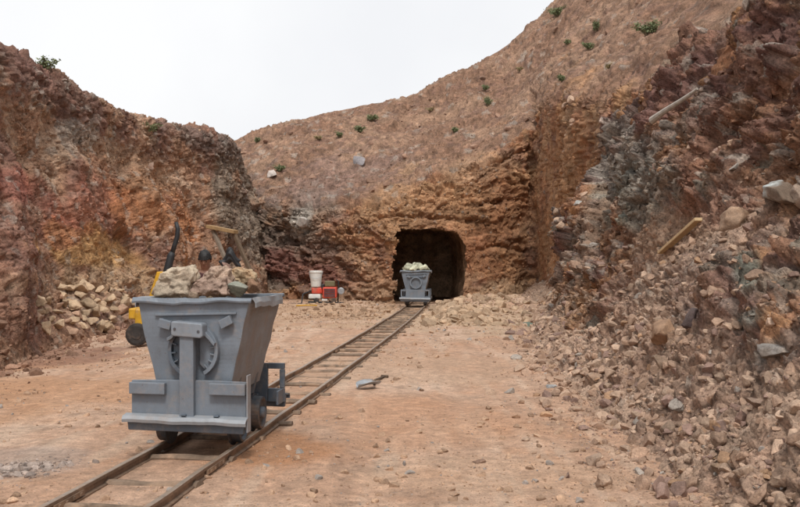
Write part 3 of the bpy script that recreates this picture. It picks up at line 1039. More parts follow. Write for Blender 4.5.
def build_scree():
    r = np.random.default_rng(5)
    items = []
    # rubble over the right slope: thick near its toe, thinner above
    for _ in range(30000):
        t = r.random()
        Y = 4.6 * (30 / 4.6) ** r.random()
        ys = [a for a, _ in RS]
        toe = np.interp(Y, ys, [b[1][0] for _, b in RS])
        top = np.interp(Y, ys, [b[3][0] for _, b in RS])
        x = toe + 0.1 + (top - toe) * t ** 1.9 if r.random() < 0.82 else toe + 0.15 - abs(r.normal(0, 0.42))
        p, n = drop(x, Y)
        s = min(0.068, 0.0078 * (1 / max(r.random(), 0.004)) ** 0.50) * (0.62 + 0.55 * (Y / 10))
        items.append(((p.x, p.y, p.z + s * 0.15), s, scree_colour(r)))
    items.sort(key=lambda a: -a[1] / a[0][1])
    big, small = items[:170], items[170:]
    for k, (p, s, c) in enumerate(big):
        place_stone('loose_rock', p, s * 1.1, c, 1000 + k, 'angular brown loose rock lying in the rubble of the right slope', 'rock',
                    'loose rocks on the right slope', 0.3)
    scatter_mass('rubble', small, M_STONE, 'brown broken rubble at the foot of the right slope')
    # gravel over the floor
    items = []
    for _ in range(32000):
        Y = 4.8 * (34 / 4.8) ** r.random()
        x = r.uniform(-6.2, 3.6) if Y > 13 else r.uniform(-0.48 * Y - 0.4, 2.6)
        if abs(x - track_x(Y)) < 0.42 and r.random() < 0.5:
            continue
        if perl1(x, Y) < r.uniform(-0.5, 0.3):
            continue
        s = min(0.034, 0.0036 * (1 / max(r.random(), 0.01)) ** 0.5) * (0.6 + Y / 13)
        p, n = drop(x, Y)
        c = np.array((0.42, 0.28, 0.19)) * r.uniform(0.65, 1.25) if r.random() < 0.85 else np.array((0.33, 0.29, 0.26))
        items.append(((x, Y, p.z + s * 0.15), s, c))
    for _ in range(700):                      # grey gravel patch by the track, left foreground
        x, Y = r.normal(-3.05, 0.22), r.normal(7.15, 0.19)
        s = 0.008 * (1 / max(r.random(), 0.03)) ** 0.5
        p, n = drop(x, Y)
        items.append(((x, Y, p.z + s * 0.1), s, np.array((0.37, 0.30, 0.26)) * r.uniform(0.6, 1.3)))
    for _ in range(1800):                     # spoil right of the track before the tunnel and under the wall
        Y = r.uniform(23, 35)
        x = track_x(Y) + 0.7 + abs(r.normal(0, 1.6))
        if x > 4.6:
            continue
        p, n = drop(x, Y)
        s = min(0.2, 0.035 * (1 / max(r.random(), 0.03)) ** 0.5)
        items.append(((x, Y, p.z + s * 0.2), s, np.array((0.46, 0.33, 0.225)) * r.uniform(0.65, 1.2)))
    for _ in range(900):
        Y = r.uniform(26, 35)
        x = track_x(Y) - 0.7 - abs(r.normal(0, 2.0))
        p, n = drop(x, Y)
        s = min(0.12, 0.025 * (1 / max(r.random(), 0.03)) ** 0.5)
        items.append(((x, Y, p.z + s * 0.2), s, np.array((0.40, 0.27, 0.18)) * r.uniform(0.65, 1.2)))
    for _ in range(1500):                     # foot of the left cliff
        Y = 9 * (30 / 9) ** r.random()
        x = np.interp(Y, [1, 8, 14, 16, 19, 23, 29], [-6, -5.9, -6.1, -6.3, -6.5, -6.7, -6.75]) + abs(r.normal(0, .5)) - .4
        p, n = drop(x, Y)
        s = min(0.11, 0.018 * (1 / max(r.random(), 0.02)) ** 0.5)
        items.append(((x, Y, p.z + s * 0.2), s, np.array((0.27, 0.16, 0.11)) * r.uniform(0.65, 1.35)))
    scatter_mass('gravel', items, M_STONE, 'small tan stones and gravel scattered over the dirt floor')
    # stones lying loose on the hillside
    items = []
    for _ in range(1500):
        p, n = cast(r.uniform(228, 700), r.uniform(0, 210))
        if p is None or p.y < 36.5 or p.y > 58 or n.z < 0.25:
            continue
        s = min(0.2, 0.036 * (1 / max(r.random(), 0.02)) ** 0.5)
        items.append(((p.x, p.y, p.z + s * 0.1), s, np.array((0.28, 0.175, 0.125)) * r.uniform(0.6, 1.35)))
    scatter_mass('hill_stones', items, M_STONE, 'small brown stones strewn over the hillside')


def perl1(x, y):
    return float(fbm(np.array([[x * 0.55, y * 0.4, 3.3]]), 3, 77)[0]) * 1.4


build_scree()
scatter_fragments()


# boulders one can point at
def boulder(px, py, wpx, c, seed, label, name='boulder', mott=None, flat=0.8, sink=0.3):
    p, n = cast(px, py)
    return place_stone(name, p, wpx / 2 / F * p.y, c, seed, label, 'rock', None, sink, mott, flat)


boulder(272, 176, 15, (0.62, 0.55, 0.50), 401, 'pale pinkish white rock low on the hillside at left of the tunnel', flat=0.6)
boulder(358, 163, 17, (0.25, 0.23, 0.235), 402, 'bluish grey rock on the hillside above the tunnel')
boulder(530, 326, 20, (0.17, 0.21, 0.17), 403, 'flat dark teal green rock at the toe of the right slope', mott=(0.26, 0.30, 0.25), flat=0.45)
boulder(552, 387, 13, (0.40, 0.40, 0.40), 404, 'small bluish grey stone alone on the dirt before the rubble', flat=0.5)
boulder(666, 333, 44, (0.42, 0.268, 0.175), 441, 'large peach coloured boulder in the middle of the right slope', sink=.45)
boulder(693, 322, 26, (0.15, 0.115, 0.11), 406, 'dark purple slab of rock beside the peach boulder', flat=1.0, sink=.45)
boulder(780, 198, 52, (0.27, 0.20, 0.15), 407, 'big brown boulder with bluish white patches at upper right of the slope', mott=(0.46, 0.49, 0.48), sink=0.42)
boulder(803, 200, 30, (0.42, 0.32, 0.25), 431, 'pale cream rock touching the big bluish white boulder at the right edge', sink=.35, flat=.9)
boulder(735, 224, 44, (0.34, 0.235, 0.165), 409, 'rounded tan boulder below the bluish white boulder', flat=0.6, sink=.45)
boulder(662, 366, 22, (0.33, 0.23, 0.165), 410, 'tan boulder under the peach boulder on the right slope')
boulder(605, 351, 18, (0.36, 0.245, 0.17), 411, 'tan rock at the left edge of the right rubble slope')
boulder(704, 436, 17, (0.46, 0.29, 0.19), 412, 'orange tan rock low in the right rubble', flat=0.8)
boulder(775, 352, 40, (0.28, 0.235, 0.20), 413, 'grey streaked slab of rock near the right edge', mott=(0.29, 0.27, 0.25), flat=0.5, sink=.5)
boulder(578, 205, 9, (0.55, 0.55, 0.53), 414, 'whitish rock stuck in the grey edge of the buttress')
boulder(302, 224, 15, (0.45, 0.41, 0.37), 415, 'pale grey rock in the torn wall left of the tunnel')
boulder(372, 300, 9, (0.16, 0.085, 0.06), 416, 'small dark brown rock on the dirt left of the far cart')
boulder(150, 168, 10, (0.40, 0.28, 0.22), 417, 'small pale rock high on the left cliff')
boulder(720, 470, 22, (0.35, 0.24, 0.165), 418, 'broad brown rock in the right foreground rubble', flat=.7)
boulder(760, 405, 26, (0.33, 0.235, 0.18), 419, 'purplish tan rock in the rubble near the right edge', flat=.7)
boulder(480, 462, 13, (0.27, 0.17, 0.12), 420, 'flat brown stone lying on the open dirt floor', flat=.35)

# the heap of tan stones under the left cliff
_r = np.random.default_rng(21)
heap = []
for row, (py, x0, x1, n) in enumerate([(331, 36, 120, 6), (324, 30, 130, 10), (316, 26, 134, 12), (308, 28, 134, 12), (300, 36, 132, 10), (293, 52, 126, 7)]):
    for k in range(n):
        heap.append((x0 + (x1 - x0) * (k + 0.5) / n + _r.uniform(-4, 4), py + _r.uniform(-3.5, 3.5)))
for k, (px, py) in enumerate(heap):
    p, n = cast(px, py)
    s = (4.6 + 6.4 * _r.random() ** 1.4) / F * min(p.y, 21)
    c = np.array((0.54, 0.395, 0.265)) * _r.uniform(0.85, 1.15) if _r.random() < 0.75 else np.array((0.46, 0.30, 0.21))
    place_stone('heap_stone', (p.x, p.y - 0.08, p.z), s, c, 2000 + k, 'angular tan stone in the heap under the left cliff', 'rock',
                'stones heaped under the left cliff', 0.1, None, 0.8)


# ------------------------------------------------------------------ rails
M_RAIL = simple_mat('rusty_rail', (0.20, 0.135, 0.095), 0.55, 0.35, 0.4, 9, 0.3, dust=(0.36, 0.24, 0.16), dustamt=0.45)
M_SLEEPER = simple_mat('weathered_sleeper', (0.165, 0.115, 0.08), 0.9, 0, 0.5, 7, 0.8, dust=(0.38, 0.25, 0.165), dustamt=0.5)
RZ = 0.085         # rail head height


def rail_mesh(side):
    bm = bmesh.new()
    prof = [(-.032, 0), (.032, 0), (.032, .010), (.007, .018), (.007, .052), (.021, .060), (.021, .082), (.016, .085), (-.016, .085), (-.021, .082),
            (-.021, .060), (-.007, .052), (-.007, .018), (-.032, .010)]
    prev = None
    first = None
    ys = np.concatenate([np.arange(-4, 30, 0.30), np.arange(30, 44, 0.6)])
    for y in ys:
        x = float(track_x(y))
        dx = float(track_x(y + 0.1) - track_x(y - 0.1)) / 0.2
        ln = math.hypot(dx, 1)
        tx, ty = dx / ln, 1 / ln
        wob = 0.014 * float(fbm(np.array([[y * 0.5, side * 9.0, 0.2]]), 2, 3)[0])
        off = side * 0.335 + wob
        wz = 0.012 * float(fbm(np.array([[y * 0.6, side * 5.0, 7.2]]), 2, 4)[0])
        ring = [bm.verts.new((x + ty * (off + a), y - tx * (off + a), b + wz)) for a, b in prof]
        if prev:
            for k in range(len(prof)):
                j = (k + 1) % len(prof)
                bm.faces.new((prev[k], prev[j], ring[j], ring[k]))
        else:
            first = ring
        prev = ring
    bm.faces.new(first[::-1])
    bm.faces.new(prev)
    return bm


tr = empty('rail_track', (0, 0, 0), 'narrow rusty mine track with rough wooden sleepers running to the tunnel', 'track')
M_RTOP = simple_mat('worn_rail_top', (0.34, 0.27, 0.215), 0.42, 0.4, 0.3, 14, 0.15, dust=(0.36, 0.25, 0.175), dustamt=0.5)
for s_ in (-1, 1):
    ra = put('rail', rail_mesh(s_), M_RAIL, tr)
    ra.data.materials.append(M_RTOP)
    for p_ in ra.data.polygons:
        if p_.normal.z > 0.85 and p_.center.z > 0.065:
            p_.material_index = 1
    for y_ in (6.55 + 0.5 * s_, 11.4 + 0.4 * s_, 16.3, 21.2):
        x_ = float(track_x(y_)) + s_ * 0.335
        a_ = -math.atan(float(track_x(y_ + .1) - track_x(y_ - .1)) / .2)
        bm = bmesh.new()
        for q_ in (-1, 1):
            box(bm, (q_ * .019, 0, .040), (.020, .42, .036))
            for b_ in (-.15, -.05, .05, .15):
                box(bm, (q_ * .034, b_, .040), (.012, .022, .022))
        jp = put('joint_plate', bm, M_RAIL, ra)
        jp.location = (x_, y_, 0)
        jp.rotation_euler = (0, 0, a_)
y = 2.9
k = 0
while y < 36:
    x = float(track_x(y))
    dx = float(track_x(y + 0.1) - track_x(y - 0.1)) / 0.2
    rr = random.uniform(0.045, 0.065)
    l0, l1 = random.uniform(0.37, 0.48), random.uniform(0.36, 0.50)
    bury = random.uniform(-.022, .004)
    bm = bmesh.new()
    tw = random.uniform(-0.05, 0.05)
    pts = []
    for j in range(7):
        a = -l0 + (l0 + l1) * j / 6
        pts.append((x + a, y - a * (dx + tw) + random.uniform(-.012, .012), 0.012 + random.uniform(-.008, .008)))
    tube(bm, pts, [rr * random.uniform(0.85, 1.15) for _ in pts], 9)
    for v in bm.verts:
        v.co.z = (v.co.z - 0.01) * 0.62 + 0.006 + bury
    put('sleeper', bm, M_SLEEPER, tr, smooth=False)
    y += random.uniform(0.66, 0.92)

# ------------------------------------------------------------------ mine carts
def painted_metal(name, c, dustamt, rustamt, rough=0.5):
    """old brushed paint: faded patches, dust, run-down grime, chips down to rust"""
    m, nt, b = node_mat(name)
    tc = nt.nodes.new('ShaderNodeTexCoord')
    mp = nt.nodes.new('ShaderNodeMapping')
    mp.inputs['Scale'].default_value = (1, 1, 0.5)
    nt.links.new(tc.outputs['Object'], mp.inputs['Vector'])
    n1 = noise_node(nt, 3.0, 7, 0.65)
    n2 = noise_node(nt, 9.0, 8, 0.72, mp.outputs[0])
    n3 = noise_node(nt, 5.0, 9, 0.75)
    n4 = noise_node(nt, 22.0, 8, 0.75)
    base = ramp(nt, n1.outputs[0], [(0.3, [x * .82 for x in c]), (0.5, c), (0.72, [x * 1.2 for x in c])]).outputs[0]
    run = ramp(nt, n2.outputs[0], [(0.48, (0, 0, 0)), (0.80, (.5, .5, .5))])
    base = mix(nt, base, (0.105, 0.10, 0.10), run.outputs[0])
    du = ramp(nt, n3.outputs[0], [(0.60 - dustamt * .35, (0, 0, 0)), (0.95 - dustamt * .35, (.85, .85, .85))])
    base = mix(nt, base, (0.33, 0.255, 0.205), du.outputs[0])
    ru = ramp(nt, n4.outputs[0], [(0.70 - rustamt * .1, (0, 0, 0)), (0.76 - rustamt * .1, (.9, .9, .9))])
    base = mix(nt, base, (0.12, 0.062, 0.036), ru.outputs[0])
    nt.links.new(base, b.inputs['Base Color'])
    rr = ramp(nt, n3.outputs[0], [(0.35, (rough - .1,) * 3), (0.7, (rough + .3,) * 3)])
    nt.links.new(rr.outputs[0], b.inputs['Roughness'])
    bump(nt, b, [(n1.outputs[0], 0.35, 0.02), (n4.outputs[0], 0.25, 0.004)])
    return m


M_PAINT = painted_metal('grey_paint', (0.160, 0.187, 0.222), 0.26, 0.75)
M_DUSTY = painted_metal('dusty_grey_paint', (0.215, 0.24, 0.27), 0.46, 0.6, 0.6)
M_LIGHTP = painted_metal('worn_pale_paint', (0.27, 0.29, 0.315), 0.4, 0.4)
M_CAP = painted_metal('rubbed_grey_paint', (0.20, 0.227, 0.262), 0.25, 0.4, 0.4)
M_DARKP = painted_metal('dark_blue_grey_paint', (0.085, 0.108, 0.138), 0.3, 0.5)
M_WHEEL = simple_mat('wheel_iron', (0.075, 0.085, 0.10), 0.5, 0.4, 0.4, 10, 0.25, dust=(0.22, 0.15, 0.11), dustamt=0.35)
M_WORN = simple_mat('bare_steel', (0.42, 0.40, 0.38), 0.35, 0.7, 0.3, 20, 0.1)


def wheel(cart, x, y, out):
    """flanged iron wheel, face outward; rim and hub its pieces"""
    R = 0.155
    s = out
    bm = bmesh.new()
    lathe(bm, [(-s * 0.060, R + .022), (-s * 0.045, R + .024), (-s * 0.040, R), (s * 0.04, R - .006), (s * 0.045, R - .022), (s * .020, R - .040),
               (s * .008, R - .09), (s * .012, 0.03)], (x, y, R))
    w = put('wheel', bm, M_WHEEL, cart, smooth=False)
    bm = bmesh.new()
    lathe(bm, [(s * 0.0, .055), (s * .055, .052), (s * .065, .040), (s * .07, .012)], (x, y, R), seg=18)
    put('hub', bm, M_DARKP, w)
    return w


def make_cart(label, front_post, loc, rz):
    t = empty('mine_cart', loc, label, 'mine cart', 'ore carts on the track', rz)
    L = 1.36
    # tub: tapered open skip with thick plates
    zt, zb, y0, y1 = 1.235, 0.43, 0.10, 1.20
    wt, wb = 0.512, 0.318

    def ring(z, inset):
        f = (z - zb) / (zt - zb)
        w = wb + (wt - wb) * f - inset
        ya, yb = y0 + inset + 0.03 * (1 - f), y1 - inset - 0.10 * (1 - f)
        return [(-w, ya, z), (w, ya, z), (w, yb, z), (-w, yb, z)]
    bm = bmesh.new()
    zs = [zb + (zt - zb) * k / 8 for k in range(9)]
    rings = [[bm.verts.new(p) for p in ring(z, 0)] for z in zs] + [[bm.verts.new(p) for p in ring(z, 0.016)] for z in zs[::-1][:-1]]
    rings.append([bm.verts.new(p) for p in ring(zb + 0.02, 0.016)])
    for a, b in zip(rings, rings[1:]):
        for k in range(4):
            bm.faces.new((a[k], a[(k + 1) % 4], b[(k + 1) % 4], b[k]))
    bm.faces.new(rings[0][::-1])
    bm.faces.new(rings[-1])
    bmesh.ops.subdivide_edges(bm, edges=[e for e in bm.edges], cuts=2, use_grid_fill=True)
    for v in bm.verts:                        # hammered plates
        p = v.co
        d = 0.006 * math.sin(p.x * 9 + p.z * 5) * math.sin(p.z * 8 + p.y * 7) + 0.004 * math.sin(p.x * 23 + p.y * 19 + p.z * 17)
        c = Vector((p.x, p.y - 0.65, 0)).normalized()
        v.co += c * d
    tub = put('tub', bm, M_PAINT, t, 0.006)
    tub.data.materials.append(M_DUSTY)        # the long sides carry more dust
    for p in tub.data.polygons:
        if abs(p.normal.x) > 0.7:
            p.material_index = 1
    # bent rim lips
    for which in ('front', 'back', 'left', 'right'):
        bm = bmesh.new()
        n = 26
        rows = []
        for k in range(n + 1):
            f = k / n
            if which in ('front', 'back'):
                x = -wt - 0.028 + (2 * wt + 0.056) * f
                yy, od = (y0, -1) if which == 'front' else (y1, 1)
                wv = 0.007 * math.sin(f * 8.3 + 1.2) + 0.005 * math.sin(f * 19) if which == 'front' else 0.008 * math.sin(f * 7)
                dr = (0.014 * (1 - f) + 0.012 * math.exp(-((f - 0.36) / 0.05) ** 2)) if which == 'front' else 0
                cs = [(x, yy - od * 0.016, zt + 0.014 + wv * .3), (x, yy + od * 0.020, zt + 0.020 + wv * .4), (x, yy + od * (0.040 + wv), zt - 0.004 + wv - dr),
                      (x, yy + od * (0.035 + wv), zt - 0.018 + wv - dr), (x, yy + od * 0.018, zt + 0.004 + wv * .4), (x, yy - od * 0.016, zt - 0.002)]
            else:
                yy = y0 + 0.065 + (y1 - y0 - 0.13) * f
                s = 1 if which == 'right' else -1
                wv = 0.010 * math.sin(f * 6 + 0.5) + 0.006 * math.sin(f * 17)
                cs = [(s * (wt - .016), yy, zt + .012), (s * (wt + .025), yy, zt + .018 + wv * .4), (s * (wt + .040 + wv), yy, zt - .030 + wv),
                      (s * (wt + .040 + wv), yy, zt - .070 + wv), (s * (wt + .033 + wv), yy, zt - .070 + wv), (s * (wt + .031 + wv), yy, zt - .030 + wv),
                      (s * (wt + .016), yy, zt + .004), (s * (wt - .016), yy, zt - .002)]
            rows.append([bm.verts.new(c) for c in cs])
        for a, b in zip(rows, rows[1:]):
            m = len(a)
            for k in range(m):
                bm.faces.new((a[k], a[(k + 1) % m], b[(k + 1) % m], b[k]))
        bm.faces.new(rows[0][::-1])
        bm.faces.new(rows[-1])
        put('rim_lip', bm, M_LIGHTP if which in ('right', 'left') else M_PAINT, tub, smooth=False)
    # end frames: box-like cheeks below the tub
    for end in (0, 1):
        sg = 1 if end == 0 else -1
        yf = 0.0 if end == 0 else L

        def Y(d):
            return yf + sg * d
        solid = front_post and end == 0
        bm = bmesh.new()
        if solid:
            slab(bm, [(-.515, .20), (.515, .20), (.515, .565), (.20, .575), (-.20, .575), (-.515, .570)], Y(0.0), Y(0.035))
        else:
            slab(bm, [(-.34, .20), (.34, .20), (.34, .575), (-.34, .575)], Y(0.0), Y(0.04))
            for s in (-1, 1):
                slab(bm, [(s * .344, .20), (s * .515, .20), (s * .515, .33), (s * .344, .33)], Y(0.0), Y(0.04))
                slab(bm, [(s * .344, .52), (s * .515, .52), (s * .515, .575), (s * .344, .575)], Y(0.0), Y(0.04))
                slab(bm, [(s * .465, .334), (s * .515, .334), (s * .515, .516), (s * .465, .516)], Y(0.0), Y(0.04))
        dark = front_post and end == 1
        ef = put('end_frame', bm, M_DARKP if dark else M_PAINT, t, 0.005)
        # cheeks running back from the end plate
        for s in (() if solid else (-1, 1)):
            bm = bmesh.new()
            box(bm, (s * .500, Y(0.155), .385 if solid else .27), (.022, .22, .36 if solid else .13))
            put('cheek_plate', bm, M_PAINT if not dark else M_DARKP, ef, 0.004)
        if solid:
            for s in (-1, 1):
                bm = bmesh.new()
                cx = s * .355 + (0.0 if s < 0 else .005)
                slab(bm, [(cx - .160, .465), (cx + .160, .465 - .004), (cx + .160, .556), (cx - .160, .560)], Y(-.058), Y(-.003))
                put('ledge_block', bm, M_PAINT, ef, 0.006)
            bm = bmesh.new()                  # thin upright edge at the right of the plate
            box(bm, (.532, Y(.02), .39), (.012, .10, .47))
            put('edge_plate', bm, M_LIGHTP, ef, 0.003)
        # buffer beam: pale bent lip over a dark channel
        bm = bmesh.new()
        n = 24
        rows = []
        for k in range(n + 1):
            f = k / n
            x = -.56 + 1.10 * f
            wv = 0.003 * math.sin(f * 11) + 0.0015 * math.sin(f * 27)
            tl = -0.018 * f
            cs = [(x, Y(-.004), .300 + tl), (x, Y(-.085 + wv), .288 + tl + wv), (x, Y(-.105 + wv), .262 + tl + wv), (x, Y(-.098 + wv), .236 + tl + wv), (x, Y(-.085 + wv), .240 + tl + wv),
                  (x, Y(-.090 + wv), .262 + tl + wv), (x, Y(-.075 + wv), .276 + tl + wv), (x, Y(-.004), .285 + tl)]
            rows.append([bm.verts.new(c) for c in cs])
        for a, b in zip(rows, rows[1:]):
            m = len(a)
            for k in range(m):
                bm.faces.new((a[k], a[(k + 1) % m], b[(k + 1) % m], b[k]))
        bm.faces.new(rows[0][::-1])
        bm.faces.new(rows[-1])
        bf = put('bumper', bm, M_LIGHTP if not dark else M_DARKP, t, smooth=False)
        bm = bmesh.new()
        slab(bm, [(-.525, .165), (.505, .145), (.520, .262), (-.54, .280)], Y(-.050), Y(-.004))
        put('bumper_channel', bm, M_DARKP if front_post else M_PAINT, bf, 0.008)
        if front_post:
            bm = bmesh.new()
            for bx in (-.02, .27):
                box(bm, (bx, Y(-.05), .306 - .018 * (bx + .5)), (.045, .05, .016))
            put('bolt', bm, M_DARKP, bf, 0.006)
        # rocker plate on the tub end: toothed half moon, tabs, stiffener
        yt = y0 - 0.004 if end == 0 else y1 + 0.004

        def T(d):
            return yt + sg * d
        cxr, czr = (0.02, 0.815)
        if front_post and end == 0:
            bm = bmesh.new()
            slab(bm, [(-.065, .262), (.065, .262), (.062, .97), (-.062, .97)], Y(-.052), Y(.012))
            post = put('post', bm, M_PAINT, t, 0.006)
            bm = bmesh.new()
            slab(bm, [(-.130, .955), (-.10, .945), (.13, .930), (.152, .945), (.150, 1.035), (.138, 1.050), (-.118, 1.068), (-.132, 1.055)], Y(-.075), Y(.06))
            capo = put('post_cap', bm, M_CAP, post, 0.010)
            bm = bmesh.new()
            for bx, bz in ((-.095, 1.005), (.115, .985)):
                lathe_y(bm, bx, bz, Y(-.080), Y(-.073), .012)
            put('pin_hole', bm, M_WHEEL, capo)
            bm = bmesh.new()                  # webs from cap to the arcs
            slab(bm, [(-.100, .975), (-.150, .92), (-.195, .895), (-.20, .925), (-.14, .955), (-.11, 1.0)], Y(.0), Y(.05))
            put('cap_web', bm, M_PAINT, capo, 0.004)
            bm = bmesh.new()
            slab(bm, [(.120, .965), (.175, .915), (.225, .86), (.235, .885), (.19, .94), (.13, 1.0)], Y(.0), Y(.05))
            put('cap_web', bm, M_PAINT, capo, 0.004)
            arcs = [(-1, 100, 248), (1, -62, 62)]
        else:
            arcs = [(0, 0, 360)]
        R0 = .215
        for which, d0, d1 in arcs:
            bm = bmesh.new()
            n = 26
            if which == 0:
                rin, rout = R0 - .045, R0
            else:
                rin, rout = R0 - .02, R0 + .012
            pts = []
            for k in range(n + 1):
                a = math.radians(d0 + (d1 - d0) * k / n)
                pts.append((a, rin, rout))
            for (a, r_in, r_out), (b, q_in, q_out) in zip(pts, pts[1:]):
                slab(bm, [(cxr + r_in * math.cos(a), czr + r_in * math.sin(a)), (cxr + r_out * math.cos(a), czr + r_out * math.sin(a)),
                          (cxr + r_out * math.cos(b), czr + r_out * math.sin(b)), (cxr + r_in * math.cos(b), czr + r_in * math.sin(b))], T(-.050), T(.010))
            bmesh.ops.remove_doubles(bm, verts=bm.verts, dist=0.0004)
            if which:
                for k in range(6):            # teeth
                    a = math.radians(d0 + 14 + (d1 - d0 - 28) * k / 5)
                    c = (cxr + (rin - .016) * math.cos(a), T(-.035), czr + (rin - .016) * math.sin(a))
                    box(bm, c, (.05, .022, .012), Matrix.Rotation(-a, 3, 'Y'))
            rk = put('rocker_arc', bm, M_DARKP if which == -1 else M_PAINT, tub, 0.003)
            if which == -1:                   # dark plate painted in for the shaded recess behind the left arc
                bm = bmesh.new()
                slab(bm, [(cxr - .19, czr + .10), (cxr - .09, czr + .13), (cxr - .085, czr - .16), (cxr - .13, czr - .16), (cxr - .185, czr - .06)], T(-.012), T(.006))
                put('recess_shade_plate', bm, M_DARKP, rk)
            if which == 1:
                bm = bmesh.new()              # leaf-shaped plate inside the right arc
                slab(bm, [(.072, .985), (.15, .955), (.205, .88), (.222, .80), (.20, .72), (.165, .645), (.145, .63), (.072, .70)], T(-.018), T(.006))
                put('leaf_plate', bm, M_PAINT, rk, 0.006)
        bm = bmesh.new()
        slab(bm, [(-.34, 1.10), (.40, 1.118), (.40, 1.136), (-.34, 1.120)], T(-.014), T(.008))
        put('stiffener', bm, M_PAINT, tub, 0.004)
        bm = bmesh.new()
        rl, rr_ = Matrix.Rotation(math.radians(-12), 3, 'Y'), Matrix.Rotation(math.radians(28), 3, 'Y')
        box(bm, (-.235, T(-.03), 1.035), (.115, .055, .075), Matrix.Rotation(math.radians(14), 3, 'Y'))
        put('tab', bm, M_PAINT, tub, 0.006)
        bm = bmesh.new()
        box(bm, (.315, T(-.03), 1.055), (.115, .055, .075), Matrix.Rotation(math.radians(-26), 3, 'Y'))
        put('tab', bm, M_PAINT, tub, 0.006)
        if front_post is False and end == 0:
            bm = bmesh.new()
            slab(bm, [(-.30, 1.00), (.30, 1.00), (.31, 1.03), (-.31, 1.03)], T(-.03), T(.006))
            put('stiffener', bm, M_DARKP, tub, 0.003)
    # underframe, saddle and running gear
    bm = bmesh.new()
    for s in (-1, 1):
        box(bm, (s * .225, L / 2, .235), (.06, L - .09, .09))
    box(bm, (0, .40, .30), (.39, .08, .06))
    box(bm, (0, .96, .30), (.39, .08, .06))
    put('underframe', bm, M_DARKP, t, 0.005)
    for yy in (.40, .96):
        bm = bmesh.new()
        slab(bm, [(-.30, .336), (.30, .336), (.36, .60), (.30, .60), (.20, .425), (-.20, .425), (-.30, .60), (-.36, .60)], yy - .03, yy + .03)
        put('saddle', bm, M_DARKP, t, 0.004)
    for yy in (.36, .98):
        bm = bmesh.new()
        lathe(bm, [(-.40, .026), (.40, .026)], (0, yy, .155), seg=14)
        ax = put('axle', bm, M_WHEEL, t)
        bm = bmesh.new()
        for s in (-1, 1):
            box(bm, (s * .225, yy, .172), (.062, .12, .10))
        put('axle_box', bm, M_DARKP, ax, 0.008)
        wheel(t, -.345, yy, -1)
        wheel(t, .345, yy, 1)
    return t


def lathe_y(bm, x, z, ya, yb, r, seg=12):
    a = [bm.verts.new((x + r * math.cos(k / seg * 2 * math.pi), ya, z + r * math.sin(k / seg * 2 * math.pi))) for k in range(seg)]
    b = [bm.verts.new((x + r * math.cos(k / seg * 2 * math.pi), yb, z + r * math.sin(k / seg * 2 * math.pi))) for k in range(seg)]
    bm.faces.new(a)
    bm.faces.new(b[::-1])
    for k in range(seg):
        bm.faces.new((a[k], b[k], b[(k + 1) % seg], a[(k + 1) % seg]))


def slope_at(y):
    return float(track_x(y + .5) - track_x(y - .5))


CY = 7.45
near = make_cart('large grey steel mine cart loaded with big rocks in the foreground', True,
                 (float(track_x(CY)), CY, RZ), -math.atan(slope_at(CY + .6)))
FY = 31.9
farc = make_cart('small distant grey mine cart heaped with pale ore at the tunnel mouth', False,
                 (float(track_x(FY)), FY, RZ), -math.atan(slope_at(FY + .6)))


near.scale = (0.95, 1, 1)


def in_cart(cart, x, y, z):
    return Matrix.Translation(cart.location) @ cart.rotation_euler.to_matrix().to_4x4() @ Vector((x, y, z))


def cart_rock(px, py, wpx, hpx, Y, c, seed, label, mott=None):
    X = (px - 400) / F * Y
    Z = CZ + (HY - py) / F * Y
    V, T = BIG[seed % len(BIG)]
    r = np.random.default_rng(seed)
    R = V @ rand_rot(r).T
    R /= (R.max(0) - R.min(0)) / 2
    sx, sz = wpx / 2 / F * Y, hpx / 2 / F * Y
    o = stone_mesh('ore_rock', R * np.array((sx, (sx + sz) / 2 * 1.05, sz)), T, M_STONE, c, seed, mott)
    o.location = (X, Y, Z)
    tag(o, label, 'rock', 'rocks loaded in the near cart')
    return o


def cart_rock_outline(outline, Y, depth, c, seed, label, mott=None):
    """a broken block with the outline the rock shows, as deep as it is wide"""
    pts = np.array([W(x, y, Y) for x, y in outline])
    ctr = pts.mean(0)
    bm = bmesh.new()
    for p in pts - ctr:
        bm.verts.new((p[0] * .86, -depth * .34, p[2] * .80))
        bm.verts.new((p[0], -depth * .08, p[2]))
        bm.verts.new((p[0] * .96, depth * .25, p[2] * 1.0))
        bm.verts.new((p[0] * .65, depth * .5, p[2] * .7))
    ch = bmesh.ops.convex_hull(bm, input=bm.verts)
    bmesh.ops.delete(bm, geom=[g for g in ch['geom_interior'] if isinstance(g, bmesh.types.BMVert)], context='VERTS')
    bmesh.ops.triangulate(bm, faces=bm.faces)
    for _k in range(4):
        bmesh.ops.subdivide_edges(bm, edges=[e for e in bm.edges if e.calc_length() > 0.016], cuts=1, use_grid_fill=False)
        bmesh.ops.triangulate(bm, faces=bm.faces)
    bm.verts.index_update()
    V = np.array([v.co[:] for v in bm.verts])
    T = np.array([[v.index for v in f.verts] for f in bm.faces])
    bm.free()
    f1, a1, b1 = facets(V * 10 + seed, seed, .9, .25)
    f2, a2, b2 = facets(V * 24 + seed, seed + 1, .8, .2)
    V = V + V / (np.linalg.norm(V, axis=1, keepdims=True) + 1e-6) * (0.045 * f1 + 0.018 * f2 + 0.012 * fbm(V * 14, 4, seed))[:, None]
    o = stone_mesh('ore_rock', V, T, M_STONE, c, seed, mott)
    o.location = ctr
    tag(o, label, 'rock', 'rocks loaded in the near cart')


